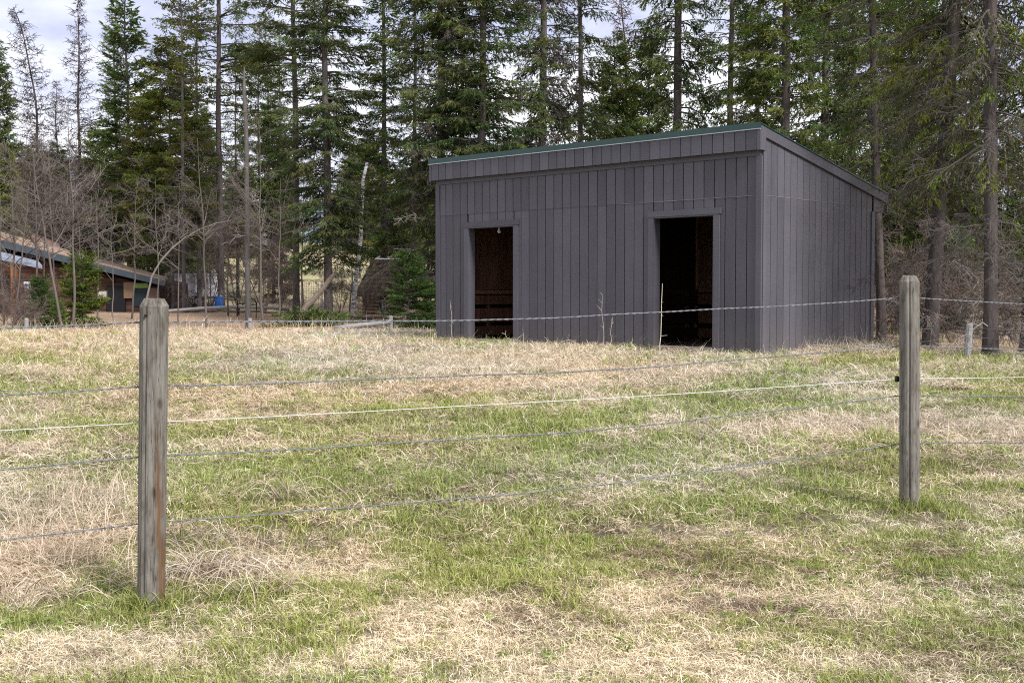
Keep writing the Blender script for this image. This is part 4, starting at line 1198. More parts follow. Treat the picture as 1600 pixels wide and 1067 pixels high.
# ------------------------------------------------------------------ low house, trailer and clutter at the left
def quadslab(pts, th, mat, name, parent, org, col=(1, 1, 1)):
    p = np.array(pts) - np.array(org); lo = p.copy(); lo[:, 2] -= th
    return MB().hexa(np.vstack([lo, p]), col=col).build(name, mat, parent)

def house():
    Yf, Yb = 44.0, 49.5
    g = float(hgt(-17, Yf)) - .15
    org = np.array([P(100, 450, Yf)[0], Yf, g])
    H = empty('low_house', org)
    tag(H, 'long low brown house with tan roof stepping down towards the right', 'house')
    def pt(u, v, Y): return P(u, v, Y)
    # tan roof, falling to the right
    quadslab([pt(-150, 336, Yf), pt(258, 437, Yf), pt(262, 433, Yb), pt(-120, 329, Yb)], .08, M['roof_tan'], 'roof', H, org, (1.05, 1, .95))
    a, b = pt(-150, 336, Yf) - org, pt(258, 437, Yf) - org
    MB().hexa([[a[0], -.10, a[2] - .34], [b[0], -.10, b[2] - .24], [b[0], -.04, b[2] - .24], [a[0], -.04, a[2] - .34], [a[0], -.10, a[2] - .03], [b[0], -.10, b[2] - .03], [b[0], -.04, b[2] - .03], [a[0], -.04, a[2] - .03]], col=(.055, .07, .085)).build('fascia', M['vc'], H)
    quadslab([pt(-140, 300, 50.5), pt(96, 392, 50.5), pt(92, 380, 54), pt(-130, 290, 54)], .06, M['roof_tan'], 'upper_roof', H, org, (.8, .72, .74))
    a2, b2 = pt(-140, 300, 50.5) - org, pt(96, 392, 50.5) - org
    MB().hexa([[a2[0], 6.42, a2[2] - .7], [b2[0], 6.42, b2[2] - .4], [b2[0], 6.49, b2[2] - .4], [a2[0], 6.49, a2[2] - .7], [a2[0], 6.42, a2[2] - .02], [b2[0], 6.42, b2[2] - .02], [b2[0], 6.49, b2[2] - .02], [a2[0], 6.49, a2[2] - .02]], col=(.07, .065, .07)).build('upper_fascia', M['vc'], H)
    # awning
    aw = quadslab([pt(-60, 388, 41.8), pt(66, 415, 41.8), pt(60, 408, 43.8), pt(-60, 378, 43.8)], .12, M['vc'], 'awning', H, org, (.22, .26, .33))
    # wall of horizontal boards, under the roof slope
    x0, x1 = pt(-140, 450, Yf + .5)[0] - org[0], pt(248, 450, Yf + .5)[0] - org[0]
    wl_ = MB().hexa([[x0, .56, 0], [x1, .56, 0], [x1, 4.5, 0], [x0, 4.5, 0], [x0, .56, a[2] - .5], [x1, .56, b[2] - .28], [x1, 4.5, b[2] - .1], [x0, 4.5, a[2] - .3]], col=(.7, .7, .7)).build('wall', M['brown_wall'], H)
    rr = random.Random(5)
    z = .02; nlog = 0
    top = lambda x: np.interp(x, [x0, x1], [a[2] - .42, b[2] - .3])
    while z < a[2]:
        hh = .2
        # boards end where they meet the sloping fascia
        xe = x1
        if z + hh > b[2] - .35: xe = np.interp(z + hh, [b[2] - .35, a[2] - .40], [x1, x0])
        if xe - x0 > .4:
            t = rr.uniform(.8, 1.3)
            MB().box((x0, .44, z + .008), (xe, .555, z + hh - .008), col=(t, t * rr.uniform(.85, 1), t * rr.uniform(.8, 1))).build('wall_log', M['brown_wall'], wl_)
        z += hh
    def patch(u0, u1, v0, v1, name, col, mat='vc', y=.40, th=.05):
        p0, p1 = pt(u0, v1, Yf + y) - org, pt(u1, v0, Yf + y) - org
        return MB().box((p0[0], y - th, max(p0[2], -.05)), (p1[0], y + .03, p1[2]), col=col).build(name, M[mat], H)
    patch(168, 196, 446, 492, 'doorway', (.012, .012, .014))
    patch(209, 232, 441, 478, 'window', (.02, .035, .04)); patch(210.5, 231, 443, 450, 'curtain', (.22, .34, .08), y=.34, th=.02)
    patch(194, 209, 441, 466, 'plywood_panel', (.24, .155, .10), y=.37); patch(232, 249, 450, 490, 'plywood_panel', (.17, .11, .085), y=.36)
    patch(94, 110, 462, 486, 'plywood_panel', (.30, .22, .17), y=.37)
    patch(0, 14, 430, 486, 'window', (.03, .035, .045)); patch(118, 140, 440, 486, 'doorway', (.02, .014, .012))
    p = pt(23, 486, 41.9) - org
    MB().box((p[0] - .09, p[1] - .08, -.1), (p[0] + .09, p[1] + .08, pt(23, 412, 41.9)[2] - org[2]), col=(.26, .11, .045)).build('porch_post', M['vc'], H)
    # meter box
    patch(154, 167, 455, 468, 'utility_box', (.50, .46, .44), y=.30, th=.12)
house()

def clutter(name, label, cat, u, v, Y):
    p = P(u, v, Y); g = float(hgt(p[0], Y))
    e = empty(name, (p[0], Y, g)); tag(e, label, cat)
    return e, np.array([p[0], Y, g])

def trailer():
    e, o = clutter('utility_trailer', 'white box trailer parked at the right end of the low house', 'trailer', 296, 470, 50.5)
    w0, w1 = P(267, 450, 50.5)[0] - o[0], P(326, 450, 50.5)[0] - o[0]
    zt, zb = P(296, 427, 50.5)[2] - o[2], P(296, 463, 50.5)[2] - o[2]
    zb = max(zb, .28)
    b = MB(); c = .08
    b.hexa([[w0, 0, zb], [w1, 0, zb], [w1, 2.2, zb], [w0, 2.2, zb], [w0 + c, .05, zt], [w1 - c, .05, zt], [w1 - c, 2.15, zt], [w0 + c, 2.15, zt]], col=(.62, .63, .70))
    b.build('body', M['vc'], e)
    for k in range(4):
        xx = w0 + .1 + (w1 - w0 - .2) * (k + .5) / 4
        MB().box((xx - .012, -.012, zb + .03), (xx + .012, .02, zt - .08), col=(.5, .5, .55)).build('rib', M['vc'], e)
    MB().box((w0, -.03, zb - .10), (w1, 2.2, zb - .002), col=(.05, .05, .055)).build('frame', M['vc'], e)
    for xx in (w0 + .55, w0 + 1.15):
        t = MB(); t.tube([[xx, -.05, .26], [xx, .0, .26], [xx, .15, .26], [xx, .18, .26]], [.2, .27, .27, .2], 16, col=(.02, .02, .02)); wh = t.build('wheel', M['vc'], e, False)
        r_ = MB(); r_.tube([[xx, -.07, .26], [xx, -.052, .26]], [.10, .14], 12, col=(.5, .5, .5)); r_.build('rim', M['vc'], wh)
    MB().tube([[w1, 1.1, zb - .06], [w1 + .9, 1.1, .3]], .03, 6, col=(.05, .05, .05)).build('drawbar', M['vc'], e)
trailer()

def drum(u, v, Y, H_, r, label, col):
    e, o = clutter('plastic_drum', label, 'drum', u, v, Y)
    zz = np.array([0, .03, .3, .33, .36, .64, .67, .70, .95, 1.0]) * H_
    rr = np.array([.9, 1, 1, 1.06, 1, 1, 1.06, 1, 1, .88]) * r
    MB().tube(np.stack([zz * 0, zz * 0, zz], -1), rr, 16, col=col).build('body', M['vc'], e, False)
    MB().tube([[r * .5, 0, H_], [r * .5, 0, H_ + .04]], [.04, .04], 8, col=(.8, .8, .8)).build('cap', M['vc'], e)
drum(342, 470, 45.5, .58, .16, 'bright blue plastic drum standing against the brown trunk', (.015, .13, .50))
drum(30, 482, 41.2, .26, .13, 'small blue plastic pail in front of the porch post at far left', (.03, .20, .55))

def bits():
    # white tarp bundle by the porch
    e, o = clutter('tarp_bundle', 'crumpled white tarp hanging in folds beside the porch post', 'tarp', 43, 485, 41.5)
    rng = np.random.default_rng(3)
    zt = P(43, 440, 41.5)[2] - o[2]
    n, m = 22, 12
    X = np.linspace(-.13, .16, n); Zz = np.linspace(0, zt, m)
    V_ = np.array([[x + .03 * math.sin(z * 4 + x * 9), .07 * math.sin(x * 60 + z * 2) + .02 * rng.normal(), z] for z in Zz for x in X])
    i = np.arange(m - 1)[:, None] * n; j = np.arange(n - 1)[None, :]
    q = np.stack([i + j, i + j + 1, i + n + j + 1, i + n + j], -1).reshape(-1, 4)
    V2 = V_ + np.array([0, .03, 0])
    MB().add(np.vstack([V_, V2]), quads=np.vstack([q, q[:, ::-1] + n * m]), col=(.5, .52, .6)).build('sheet', M['vc'], e, True)
    # long pale pole lying on low supports
    e, o = clutter('pole_rail', 'long pale pole lying level near the ground between the trunks', 'pole', 330, 490, 40)
    pts = [P(u, v, 40) - o for u, v in ((222, 490), (262, 486), (320, 481.5), (372, 479.5), (420, 481), (452, 484))]
    MB().tube(pts, .055, 8).build('pole', M['pole'], e, True)
    for k in (1, 3, 5):
        b = pts[k]; MB().tube([[b[0], 0, -.05], [b[0], 0, b[2] - .05]], .06, 7, col=(.8, .7, .6)).build('support', M['log'], e)
    # black bent pipe
    e, o = clutter('bent_pipe', 'thin black pipe bent into a hoop behind the snapped trunk', 'pipe', 382, 486, 39)
    pts = [P(u, v, 39) - o for u, v in ((372, 487), (371, 470), (366, 465), (360, 464))]; pts[0][2] = -.05
    MB().tube(pts, .022, 6).build('pipe', M['black'], e, True)
    pts = [P(u, v, 39) - o for u, v in ((392, 466), (397, 468), (401, 474), (400, 487))]; pts[-1][2] = -.05
    MB().tube(pts, .022, 6).build('pipe', M['black'], e, True)
    pts = [P(u, v, 39) - o for u, v in ((371, 474), (385, 475.5), (400, 476))]
    MB().tube(pts, .022, 6).build('crossbar', M['black'], e, True)
    # orange salt blocks / boards on the slope
    e, o = clutter('orange_crate', 'small orange crate on the dry slope between trunks', 'crate', 421, 468, 56)
    for k in range(3): MB().box((-.14 + k * .1, 0, .0), (-.05 + k * .1, .2, .26), col=(.62, .26, .07)).build('board', M['vc'], e)
    MB().box((-.15, .205, .1), (.16, .22, .16), col=(.5, .2, .06)).build('cleat', M['vc'], e)
    # leaning log
    e, o = clutter('leaning_log', 'dead grey log propped at a slant against the dense spruce', 'log', 452, 512, 33)
    rng = np.random.default_rng(9)
    a, b = P(452, 514, 33) - o, P(523, 429, 35.2) - o
    t = np.linspace(0, 1, 9)[:, None]; pp = a + (b - a) * t + rng.normal(0, .02, (9, 3))
    MB().tube(pp, np.linspace(.10, .06, 9), 8, jit=.12, rng=rng, col=(.95, .95, .95)).build('shaft', M['log'], e)
    d = MB()
    for k in range(9):
        q_ = pp[rng.integers(1, 8)]; dr = unit(rng.normal(0, 1, 3)); d.prisms([q_], [q_ + dr * rng.uniform(.1, .35)], .012, .006, 3, col=(.16, .14, .12))
    d.build('snags', M['twig'], e)
    # cut spruce boughs
    e, o = clutter('brush_pile', 'heap of cut green spruce boughs below the leaning log', 'brush pile', 486, 505, 33.5)
    br, cr = MB(), MB()
    for k in range(46):
        az = rng.uniform(0, 6.28); x = rng.normal(0, .42); b0 = np.array([x, rng.normal(0, .3), rng.uniform(.02, .42) * math.exp(-x * x * 1.5)])
        L = rng.uniform(.5, 1.0); dr = unit(np.array([math.cos(az), math.sin(az) * .6, rng.uniform(-.25, .25)]))
        br.prisms([b0], [b0 + dr * L], .010, .004, 3, col=(.16, .12, .1))
        m = 60; tt = rng.random(m); base = b0 + dr * (L * tt)[:, None]
        D = unit(dr + rng.normal(0, .7, (m, 3))); cr.blades(base, D, rng.uniform(.1, .22, m), .03, rng, GRN * np.array([1.25, 1.35, .9]) * rng.uniform(.7, 1.3, (m, 1)))
    br.build('branches', M['twig'], e); cr.build('needles', M['needle'], e)
    # far-side fence of the field: short posts and a fallen rail
    for u, v, Y, hh, lab in ((610, 517, 28.4, .42, 'short grey fence post carrying the low rail left of the shed'), (390, 515, 28.3, .34, 'stubby pale fence post at the foot of the snapped trunk'),
                             (41, 513, 28.2, .36, 'stubby grey fence post in the brush at far left'), (1511, 557, 17.6, .60, 'small leaning grey fence post between the right-hand trunks')):
        p = P(u, v, Y); g = float(hgt(p[0], Y))
        e = empty('field_post', (p[0], Y, g)); tag(e, lab, 'fence post', 'posts of the far field fence')
        zt = {610: 493, 390: 497, 41: 497, 1511: 505}[u]; ztop_ = P(u, zt, Y)[2] - g
        MB().tube([[0, 0, -.3], [.005, 0, .1], [.01 if u < 1500 else .03, 0, ztop_ - .02], [.01 if u < 1500 else .03, 0, ztop_]], [.055, .055, .05, .035], 9).build('shaft', M['pole'], e, False)
    e, o = clutter('fallen_rail', 'pale fence rail sloping down to the grass left of the shed', 'rail', 565, 512, 28.2)
    pts = [P(u, v, 28.25) - o for u, v in ((522, 513.5), (545, 510.5), (580, 507), (611, 502.5))]
    MB().tube(pts, [.07, .065, .06, .05], 8).build('pole', M['pole'], e, True)
    # thin iron stake
    e, o = clutter('iron_stake', 'thin black iron stake beside the low rail post', 'stake', 602, 515, 29.5)
    pts = [P(u, v, 29.5) - o for u, v in ((604, 518), (602, 500), (598, 486), (597, 470))]
    MB().tube(pts, [.012, .012, .03, .014], 6).build('rod', M['black'], e, True)
    # wire of the far fence on the right
    for k, (va, vb) in enumerate(((509, 511), (526, 526), (537, 539), (545, 548))):
        e, o = clutter('far_wire', ['top', 'second', 'third', 'lowest'][k] + ' thin wire of the far fence between the right-hand trunks', 'fence wire', 1500, 540, 17.7)
        e['group'] = 'wires of the far field fence'
        a, b, c_ = P(1368, va, 21.2) - o, P(1511, vb, 17.62) - o, P(1660, vb + 6, 15.6) - o
        MB().tube([a, (a + b) / 2 - [0, 0, .02], b, (b + c_) / 2 - [0, 0, .02], c_], .0028, 4).build('strand', M['wire'], e)
    # wire mesh panel
    e, o = clutter('mesh_panel', 'grey wire mesh panel standing behind the leaning log', 'wire panel', 487, 484, 42)
    x0, x1 = P(471, 450, 42)[0] - o[0], P(503, 450, 42)[0] - o[0]; zt = P(487, 441, 42)[2] - o[2]
    d = MB(); fr = MB()
    for k in range(13): xx = x0 + (x1 - x0) * k / 12; d.prisms([[xx, 0, 0]], [[xx, 0, zt]], .006, .006, 4, col=(.33, .33, .34))
    for k in range(15): zz = zt * k / 14; d.prisms([[x0, 0, zz]], [[x1, 0, zz]], .006, .006, 4, col=(.33, .33, .34))
    d.build('mesh', M['vc'], e)
    for xx in (x0, x1): fr.prisms([[xx, .01, -.05]], [[xx, .01, zt + .05]], .025, .025, 6, col=(.28, .26, .25))
    fr.build('frame', M['vc'], e)
    # fallen sticks and logs lying behind
    for i, (u, v, Y, L, az, r, lab) in enumerate(((575, 497, 37, 1.1, .3, .06, 'short broken log lying before the old hut'), (420, 488, 42, 2.2, .1, .05, 'fallen pole on the bare ground behind the snapped trunk'), (330, 486, 43, 2.0, -.2, .07, 'low log at the foot of the brown trunks'),
                                   (1345, 545, 19.9, 1.5, .25, .016, 'pale dead branch lying in the grass at the shed\'s rear corner'), (1395, 540, 19.0, 1.1, -.5, .014, 'thin pale stick behind the right fence post'))):
        e, o = clutter('fallen_log' if r > .04 else 'fallen_branch', lab, 'log' if r > .04 else 'branch', u, v, Y)
        t = np.linspace(-.5, .5, 7)[:, None]; d = np.array([math.cos(az), math.sin(az), 0])
        pp = d * t * L + [0, 0, r + (.06 if r < .04 else 0)] + rng.normal(0, .02 if r > .04 else .03, (7, 3)); pp[:, 2] = np.maximum(pp[:, 2], r * .6)
        if r > .04: MB().tube(pp, np.linspace(r, r * .7, 7), 8, jit=.1, rng=rng, col=(1, 1, 1)).build('shaft', M['log'], e)
        else:
            b = MB(); b.tube(pp, np.linspace(r, r * .4, 7), 5, col=(.36, .33, .3))
            for kk in range(9):
                q_ = pp[rng.integers(1, 7)]; dr = unit(rng.normal(0, 1, 3) * [1, 1, .6] + [0, 0, .35]); b.prisms([q_], [q_ + dr * rng.uniform(.1, .45)], .006, .003, 3, col=(.34, .31, .28))
            b.build('stem', M['twig'], e)
bits()

def log_hut():
    Y = 42.0
    p = P(590, 484, Y); g = float(hgt(p[0], Y))
    e = empty('log_hut', (p[0], Y, g), math.radians(-14))
    tag(e, 'small derelict log hut with a steep mossy shake roof', 'hut')
    rng = random.Random(8); nr = np.random.default_rng(8)
    W_, D_, Hh = .95, 1.3, .62
    wall = MB().box((-W_ / 2 + .06, .06, 0), (W_ / 2 - .06, D_ - .06, Hh), col=(.35, .35, .35)).build('wall', M['log'], e)
    for k in range(5):
        z = .08 + k * .125
        for (a, b) in (((-W_ / 2 - .08, 0, z), (W_ / 2 + .08, 0, z)), ((-W_ / 2 - .08, D_, z), (W_ / 2 + .08, D_, z)), ((-W_ / 2, -.08, z + .06), (-W_ / 2, D_ + .08, z + .06)), ((W_ / 2, -.08, z + .06), (W_ / 2, D_ + .08, z + .06))):
            t = rng.uniform(.75, 1.3)
            MB().tube([a, ((a[0] + b[0]) / 2, (a[1] + b[1]) / 2, z if a[2] == z else z + .06), b], .064, 7, col=(t * 1.2, t * 1.1, t * 1.05), jit=.06, rng=nr).build('log', M['log'], wall)
    MB().box((.08, -.085, .02), (.36, -.055, .52), col=(.05, .04, .04)).build('opening', M['vc'], e)
    # roof: ridge runs left to right, front slope faces the viewer
    zr = P(610, 405, Y)[2] - g; zl = .66
    xl, xr = -W_ / 2 - .28, W_ / 2 + .18
    yr = D_ * .55; sh = .28     # ridge set to the right as in a sagging roof
    def rp_(s, t): return np.array([xl + (xr - xl) * s + sh * t, -.30 + (yr + .30) * t, zl + (zr - zl) * t])
    q = [rp_(0, 0), rp_(1, 0), rp_(1, 1), rp_(0, 1)]; th = np.array([0, 0, -.03])
    roof = MB().hexa(np.array([x + th for x in q] + q), col=(.4, .35, .3)).build('roof', M['log'], e)
    q2 = [np.array([xl, D_ + .3, zl]), np.array([xr, D_ + .3, zl])]
    MB().hexa(np.array([q[3] + th, q[2] + th, q2[1] + th, q2[0] + th, q[3], q[2], q2[1], q2[0]])[[0, 1, 2, 3, 4, 5, 6, 7]], col=(.4, .35, .3)).build('rear_slope', M['log'], roof)
    for r in range(9):
        for c_ in range(11):
            s0 = (c_ + .5 * (r % 2) - .3) / 11; s1 = s0 + .083; t0 = r / 9 - .02; t1 = t0 + .15 + rng.uniform(-.02, .02)
            if rng.random() < .07 or t1 > 1.03: continue
            s0, s1 = max(s0, 0), min(s1, 1)
            lift = np.array([0, -.02, .025]); tn = np.array([0, 0, .012])
            a = [rp_(s0, t0) + lift, rp_(s1, t0) + lift, rp_(s1, t1) + tn * .6, rp_(s0, t1) + tn * .6]
            t = rng.uniform(.12, .6); col = (t * .95, t * .9, t * .85) if rng.random() < .8 else (.8 * t, .95 * t, .5 * t)
            MB().hexa(np.array([x for x in a] + [x + tn for x in a]), col=col).build('shake', M['log'], roof)
    a, b = rp_(.1, 1) + [0, 0, .03], rp_(.8, 1) + [0, 0, .03]
    MB().tube([a, (a + b) / 2 + [0, 0, -.015], b], .035, 6, col=(.62, .62, .66)).build('ridge_cap', M['vc'], roof)
    e2 = empty('cross_pole', (P(630, 480, 43)[0], 43, float(hgt(P(630, 480, 43)[0], 43)))); tag(e2, 'pale pole lashed across an upright behind the young bushy spruce', 'pole')
    o2 = np.array(e2.location)
    MB().tube([P(616, 389, 43) - o2, P(632, 389.5, 43) - o2, P(650, 391, 43) - o2], .022, 6).build('crosspiece', M['pole'], e2)
    up_ = P(624, 389, 43.06) - o2
    MB().tube([[up_[0], .06, -.1], up_ + [0, .0, .0]], .03, 6).build('upright', M['pole'], e2)
log_hut()

# ------------------------------------------------------------------ grass
def clump(seed, n, rad, L, wd, up, cols, dark=.0, segs=3, curl=.5):
    """one tuft of curved blades; up 1 = upright, 0 = lying"""
    rng = np.random.default_rng(seed); mb = MB()
    for k in range(n):
        az = rng.uniform(0, 6.28); r = rad * math.sqrt(rng.random()); a2 = rng.uniform(0, 6.28)
        b = np.array([r * math.cos(a2), r * math.sin(a2), -.008 if up > .4 else rng.uniform(0, .03)])
        l = rng.uniform(*L); w_ = rng.uniform(*wd)
        hd = np.array([math.cos(az), math.sin(az), 0]); sd_ = np.array([-math.sin(az), math.cos(az), 0])
        el = np.clip(rng.normal(up, .22), -.05, 1) * 1.45
        c = np.array(cols[rng.integers(len(cols))]) * rng.uniform(.75, 1.2)
        p = b.copy(); pts = [p.copy()]
        for s in range(segs):
            p = p + (hd * math.cos(el) + np.array([0, 0, math.sin(el)])) * l / segs
            el -= curl * rng.uniform(.3, 1.4); hd = unit(hd + sd_ * rng.normal(0, .22))
            if p[2] < .004: p[2] = .004 + rng.uniform(0, .012)
            pts.append(p.copy())
        pts = np.array(pts)
        tw = rng.uniform(-.6, .6)
        sv = sd_ * math.cos(tw) + np.array([0, 0, math.sin(tw)])
        wv = np.array([1, .95, .7, .12][:segs] + [.10])[:segs + 1] * w_ / 2
        A = pts - sv * wv[:, None]; B = pts + sv * wv[:, None]
        v = np.stack([A, B], 1).reshape(-1, 3)
        q = [[2 * i, 2 * i + 1, 2 * i + 3, 2 * i + 2] for i in range(segs)]
        cc = c[None] * np.linspace(.85, 1.1, segs + 1).repeat(2)[:, None]
        mb.add(v, quads=q, col=cc)
    return mb.mesh('clump', M['blade'])

GC = [(.225, .270, .075), (.28, .325, .10), (.185, .225, .065), (.34, .36, .14)]
SC = [(.72, .655, .515), (.62, .545, .415), (.80, .75, .64), (.50, .425, .32), (.70, .64, .52)]
LC = [(.62, .51, .385), (.54, .43, .31), (.70, .61, .48), (.44, .34, .25)]
DC = [(.22, .165, .115), (.30, .23, .165), (.16, .12, .085)]
TPL = [template('clump', clump(500 + i, 20, .06, (.03, .075), (.0026, .0044), .78, GC, curl=.28)) for i in range(4)]                 # 0-3 short green
TPL += [template('clump', clump(520 + i, 20, .085, (.03, .11), (.0020, .0036), .16, SC, curl=.22)) for i in range(4)]         # 4-7 flat straw
TPL += [template('clump', clump(540 + i, 18, .06, (.03, .08), (.0020, .0036), .55, SC + GC[:1], curl=.30)) for i in range(3)]  # 8-10 raised straw
TPL += [template('clump', clump(560 + i, 14, .08, (.05, .13), (.0026, .0045), .10, DC + SC[3:4], curl=.3)) for i in range(2)] # 11-12 brown mat
TPL += [template('clump', clump(580 + i, 12, .07, (.12, .30), (.0022, .0038), .28, LC, curl=.30, segs=4)) for i in range(3)] # 13-15 long straw
TPL += [template('clump', clump(590 + i, 12, .05, (.09, .17), (.0035, .0055), .8, GC, curl=.4)) for i in range(2)]           # 16-17 taller green

def rosette(seed, n, L, w_, cols, up):
    rng = np.random.default_rng(seed); mb = MB()
    for k in range(n):
        az = k / n * 6.28 + rng.uniform(-.4, .4); hd = np.array([math.cos(az), math.sin(az), 0]); sd_ = np.array([-math.sin(az), math.cos(az), 0])
        l = L * rng.uniform(.6, 1.2); c = np.array(cols[rng.integers(len(cols))]) * rng.uniform(.8, 1.2)
        t = np.array([0, .35, .7, 1.0]); ww = np.array([.25, .8, 1.0, .1]) * w_ / 2; zz = l * (up * t - up * .9 * t ** 2) + .006 + rng.uniform(0, .01)
        mid = hd * (l * t)[:, None] + np.array([0, 0, 1.0]) * zz[:, None]
        v = np.stack([mid - sd_ * ww[:, None] + [0, 0, .003], mid + sd_ * ww[:, None] + [0, 0, .003]], 1).reshape(-1, 3)
        mb.add(v, quads=[[2 * i, 2 * i + 1, 2 * i + 3, 2 * i + 2] for i in range(3)], col=c)
    return mb.mesh('clump', M['blade'])
TPL += [template('clump', rosette(600 + i, 8, .06, .017, [(.13, .20, .05), (.18, .25, .07)], .5)) for i in range(2)]      # 18-19 broad-leaved rosettes
TPL += [template('clump', rosette(610, 1, .05, .028, [(.30, .17, .09), (.36, .24, .14)], .3)), template('clump', rosette(611, 3, .035, .012, [(.12, .09, .065), (.2, .15, .11)], .4))]   # 20 fallen leaf, 21 crumbs

def grass():
    rng = np.random.default_rng(5)
    PT, RO, SCL, IX, TI = [], [], [], [], []
    def emit(x, y, ix, s, dz=0, tint=None):
        n = len(x)
        if n == 0: return
        PT.append(np.stack([x, y, hgt(x, y) + (fbm(x, y, .35, 2) - .5) * .05 * sstep(30, 20, y) + dz], -1))
        RO.append(np.stack([rng.normal(0, .12, n), rng.normal(0, .12, n), rng.uniform(0, 6.28, n)], -1))
        SCL.append(np.repeat(s[:, None], 3, 1)); IX.append(ix)
        # the colour of the sward varies from patch to patch
        v = .82 + .36 * fbm(x + 3, y, .6, 3) + rng.normal(0, .06, n)
        h = (fbm(x - 40, y + 13, 2.2, 2) - .5) * .5
        t = np.stack([v * (1 + h * .35), v, v * (1 - h * .4)], -1)
        TI.append(t if tint is None else t * tint)
    def field(y0, y1, dens, sc0):
        area = .52 * (y1 ** 2 - y0 ** 2) + 5 * (y1 - y0); n = int(area * dens)
        # sample with density even on the ground
        y = np.sqrt(rng.uniform(y0 ** 2, y1 ** 2, n)); x = rng.uniform(-1, 1, n) * (.52 * y + 2.0)
        a, b = shed_local(x, y)
        keep = ~((a > -.03) & (a < SW + .03) & (b > -.05) & (b < SD + .05))
        s, so, fo = masks(x, y)
        keep &= rng.random(n) > fo * .96
        keep &= rng.random(n) > so * .55
        x, y, s, so = x[keep], y[keep], s[keep], so[keep]; n = len(x)
        isst = rng.random(n) < s
        isdk = rng.random(n) < so * .9 + .05
        raised = rng.random(n) < .55
        ix = np.where(isst, np.where(raised, rng.integers(8, 11, n), rng.integers(4, 8, n)), rng.integers(0, 4, n))
        ix = np.where(isdk, rng.integers(11, 13, n), ix)
        tall = rng.random(n) < .035; ix = np.where(tall & ~isst, rng.integers(16, 18, n), ix)
        lng = (rng.random(n) < .02 * sstep(.5, .9, s)) & (y > 6.0); ix = np.where(lng, rng.integers(13, 16, n), ix)
        cl_ = fbm(x + 31, y - 17, .45, 2)
        ix = np.where((cl_ > .66) & (rng.random(n) < .35) & ~isst, rng.integers(16, 18, n), ix)       # bunches of taller blades
        od = rng.random(n)
        ix = np.where(od < .010 + .05 * (fbm(x, y + 50, .9, 2) > .62), rng.integers(18, 20, n), ix); ix = np.where((od > .993) & (y < 12), 20, ix); ix = np.where((od > .97) & (od < .993) & (so > .15), 21, ix)
        vg = verge(x, y); st = (ix >= 4) & (ix <= 10)
        vt = np.where(st[:, None], np.array([[1.12, 1.10, 1.04]]) * vg[:, None] + np.array([[.95, .885, .84]]) * (1 - vg[:, None]), 1.0)
        sz = sc0 * rng.uniform(.75, 1.3, n) * np.where(st & (vg < .5), 1.2, 1.0) * np.where(vg > .5, .82, 1.0)
        emit(x, y, ix, sz, 0, vt)
    field(3.4, 6.6, 1150, .78)
    field(6.6, 9, 560, .92)
    field(9, 12.5, 340, 1.1)
    field(12.5, 18, 170, 1.35)
    field(18, 30, 85, 1.7)
    def strip(pts, n, ix, spread, s=(.8, 1.3)):
        pts = np.array(pts, float); t = rng.random(n) * (len(pts) - 1); i = t.astype(int); f_ = (t - i)[:, None]
        p = pts[i] * (1 - f_) + pts[np.minimum(i + 1, len(pts) - 1)] * f_ + rng.normal(0, spread, (n, 2))
        a, b = shed_local(p[:, 0], p[:, 1])
        k = ~((a > -.02) & (a < SW + .02) & (b > -.04) & (b < SD + .04))
        p = p[k]; n = len(p)
        emit(p[:, 0], p[:, 1], rng.choice(ix, n), rng.uniform(*s, n))
    def sp(a, b): return SHO[:2] + SEX * a + SEY * b
    # longer dry growth along the foot of the walls
    strip([sp(-.1, -.12), sp(.8, -.12)], 34, [13, 14, 15, 8, 16], .10, (.5, 1.0)); strip([sp(2.2, -.14), sp(5.2, -.14)], 80, [13, 14, 15, 9, 8, 16], .12, (.5, .95))
    strip([sp(6.6, -.14), sp(SW, -.14)], 26, [13, 14, 15, 8, 16], .1, (.5, .9)); strip([sp(SW + .16, .1), sp(SW + .18, SD)], 150, [13, 14, 15, 13, 10], .13, (.7, 1.3))
    strip([sp(SW + .3, .2), sp(SW + .3, 2.4)], 60, [13, 14, 15], .15, (.8, 1.3))
    # field edges and the unmown strip under the fence
    strip([(-14, 28.4), (-3, 28.4)], 700, [13, 14, 15, 4, 5], .5, (1.4, 2.2)); strip([(6.8, 20.6), (7.4, 18.0), (9.5, 16.6)], 260, [13, 14, 15, 4, 9], .35, (1.0, 1.7))
    gl = ground_hit(60, 840)[:2]; gm = ground_hit(160, 800)[:2]; gr = ground_hit(20, 900)[:2]
    strip([gr, gl, gm], 230, [13, 14, 15], .28, (.8, 1.3))
    strip([ground_hit(60, 790)[:2], ground_hit(190, 780)[:2]], 120, [13, 14, 15, 5], .25, (.8, 1.2))
    strip([ground_hit(1200, 672)[:2], ground_hit(1590, 672)[:2]], 260, [13, 14, 15, 8], .28, (.7, 1.1))
    strip([ground_hit(300, 905)[:2], ground_hit(430, 900)[:2]], 60, [13, 14, 15], .16, (.6, 1.0))
    strip([ground_hit(350, 545)[:2], ground_hit(700, 560)[:2], ground_hit(1000, 590)[:2]], 420, [13, 14, 15, 8], .7, (.7, 1.2))
    # green collars round the posts
    strip([POST_L[:2] + [-.1, -.03], POST_L[:2] + [.1, -.03]], 44, [16, 17], .04, (.6, 1.05)); strip([POST_R[:2] + [-.09, -.02], POST_R[:2] + [.1, -.03]], 44, [16, 17], .05, (.7, 1.15))
    PTa, ROa, Sa, Ia, Ta = map(np.concatenate, (PT, RO, SCL, IX, TI))
    scatter('pasture_grass', PTa, ROa, Sa, Ia, TPL, Ta, 'short spring grass mixed with dead straw over the whole field', 'grass')
grass()

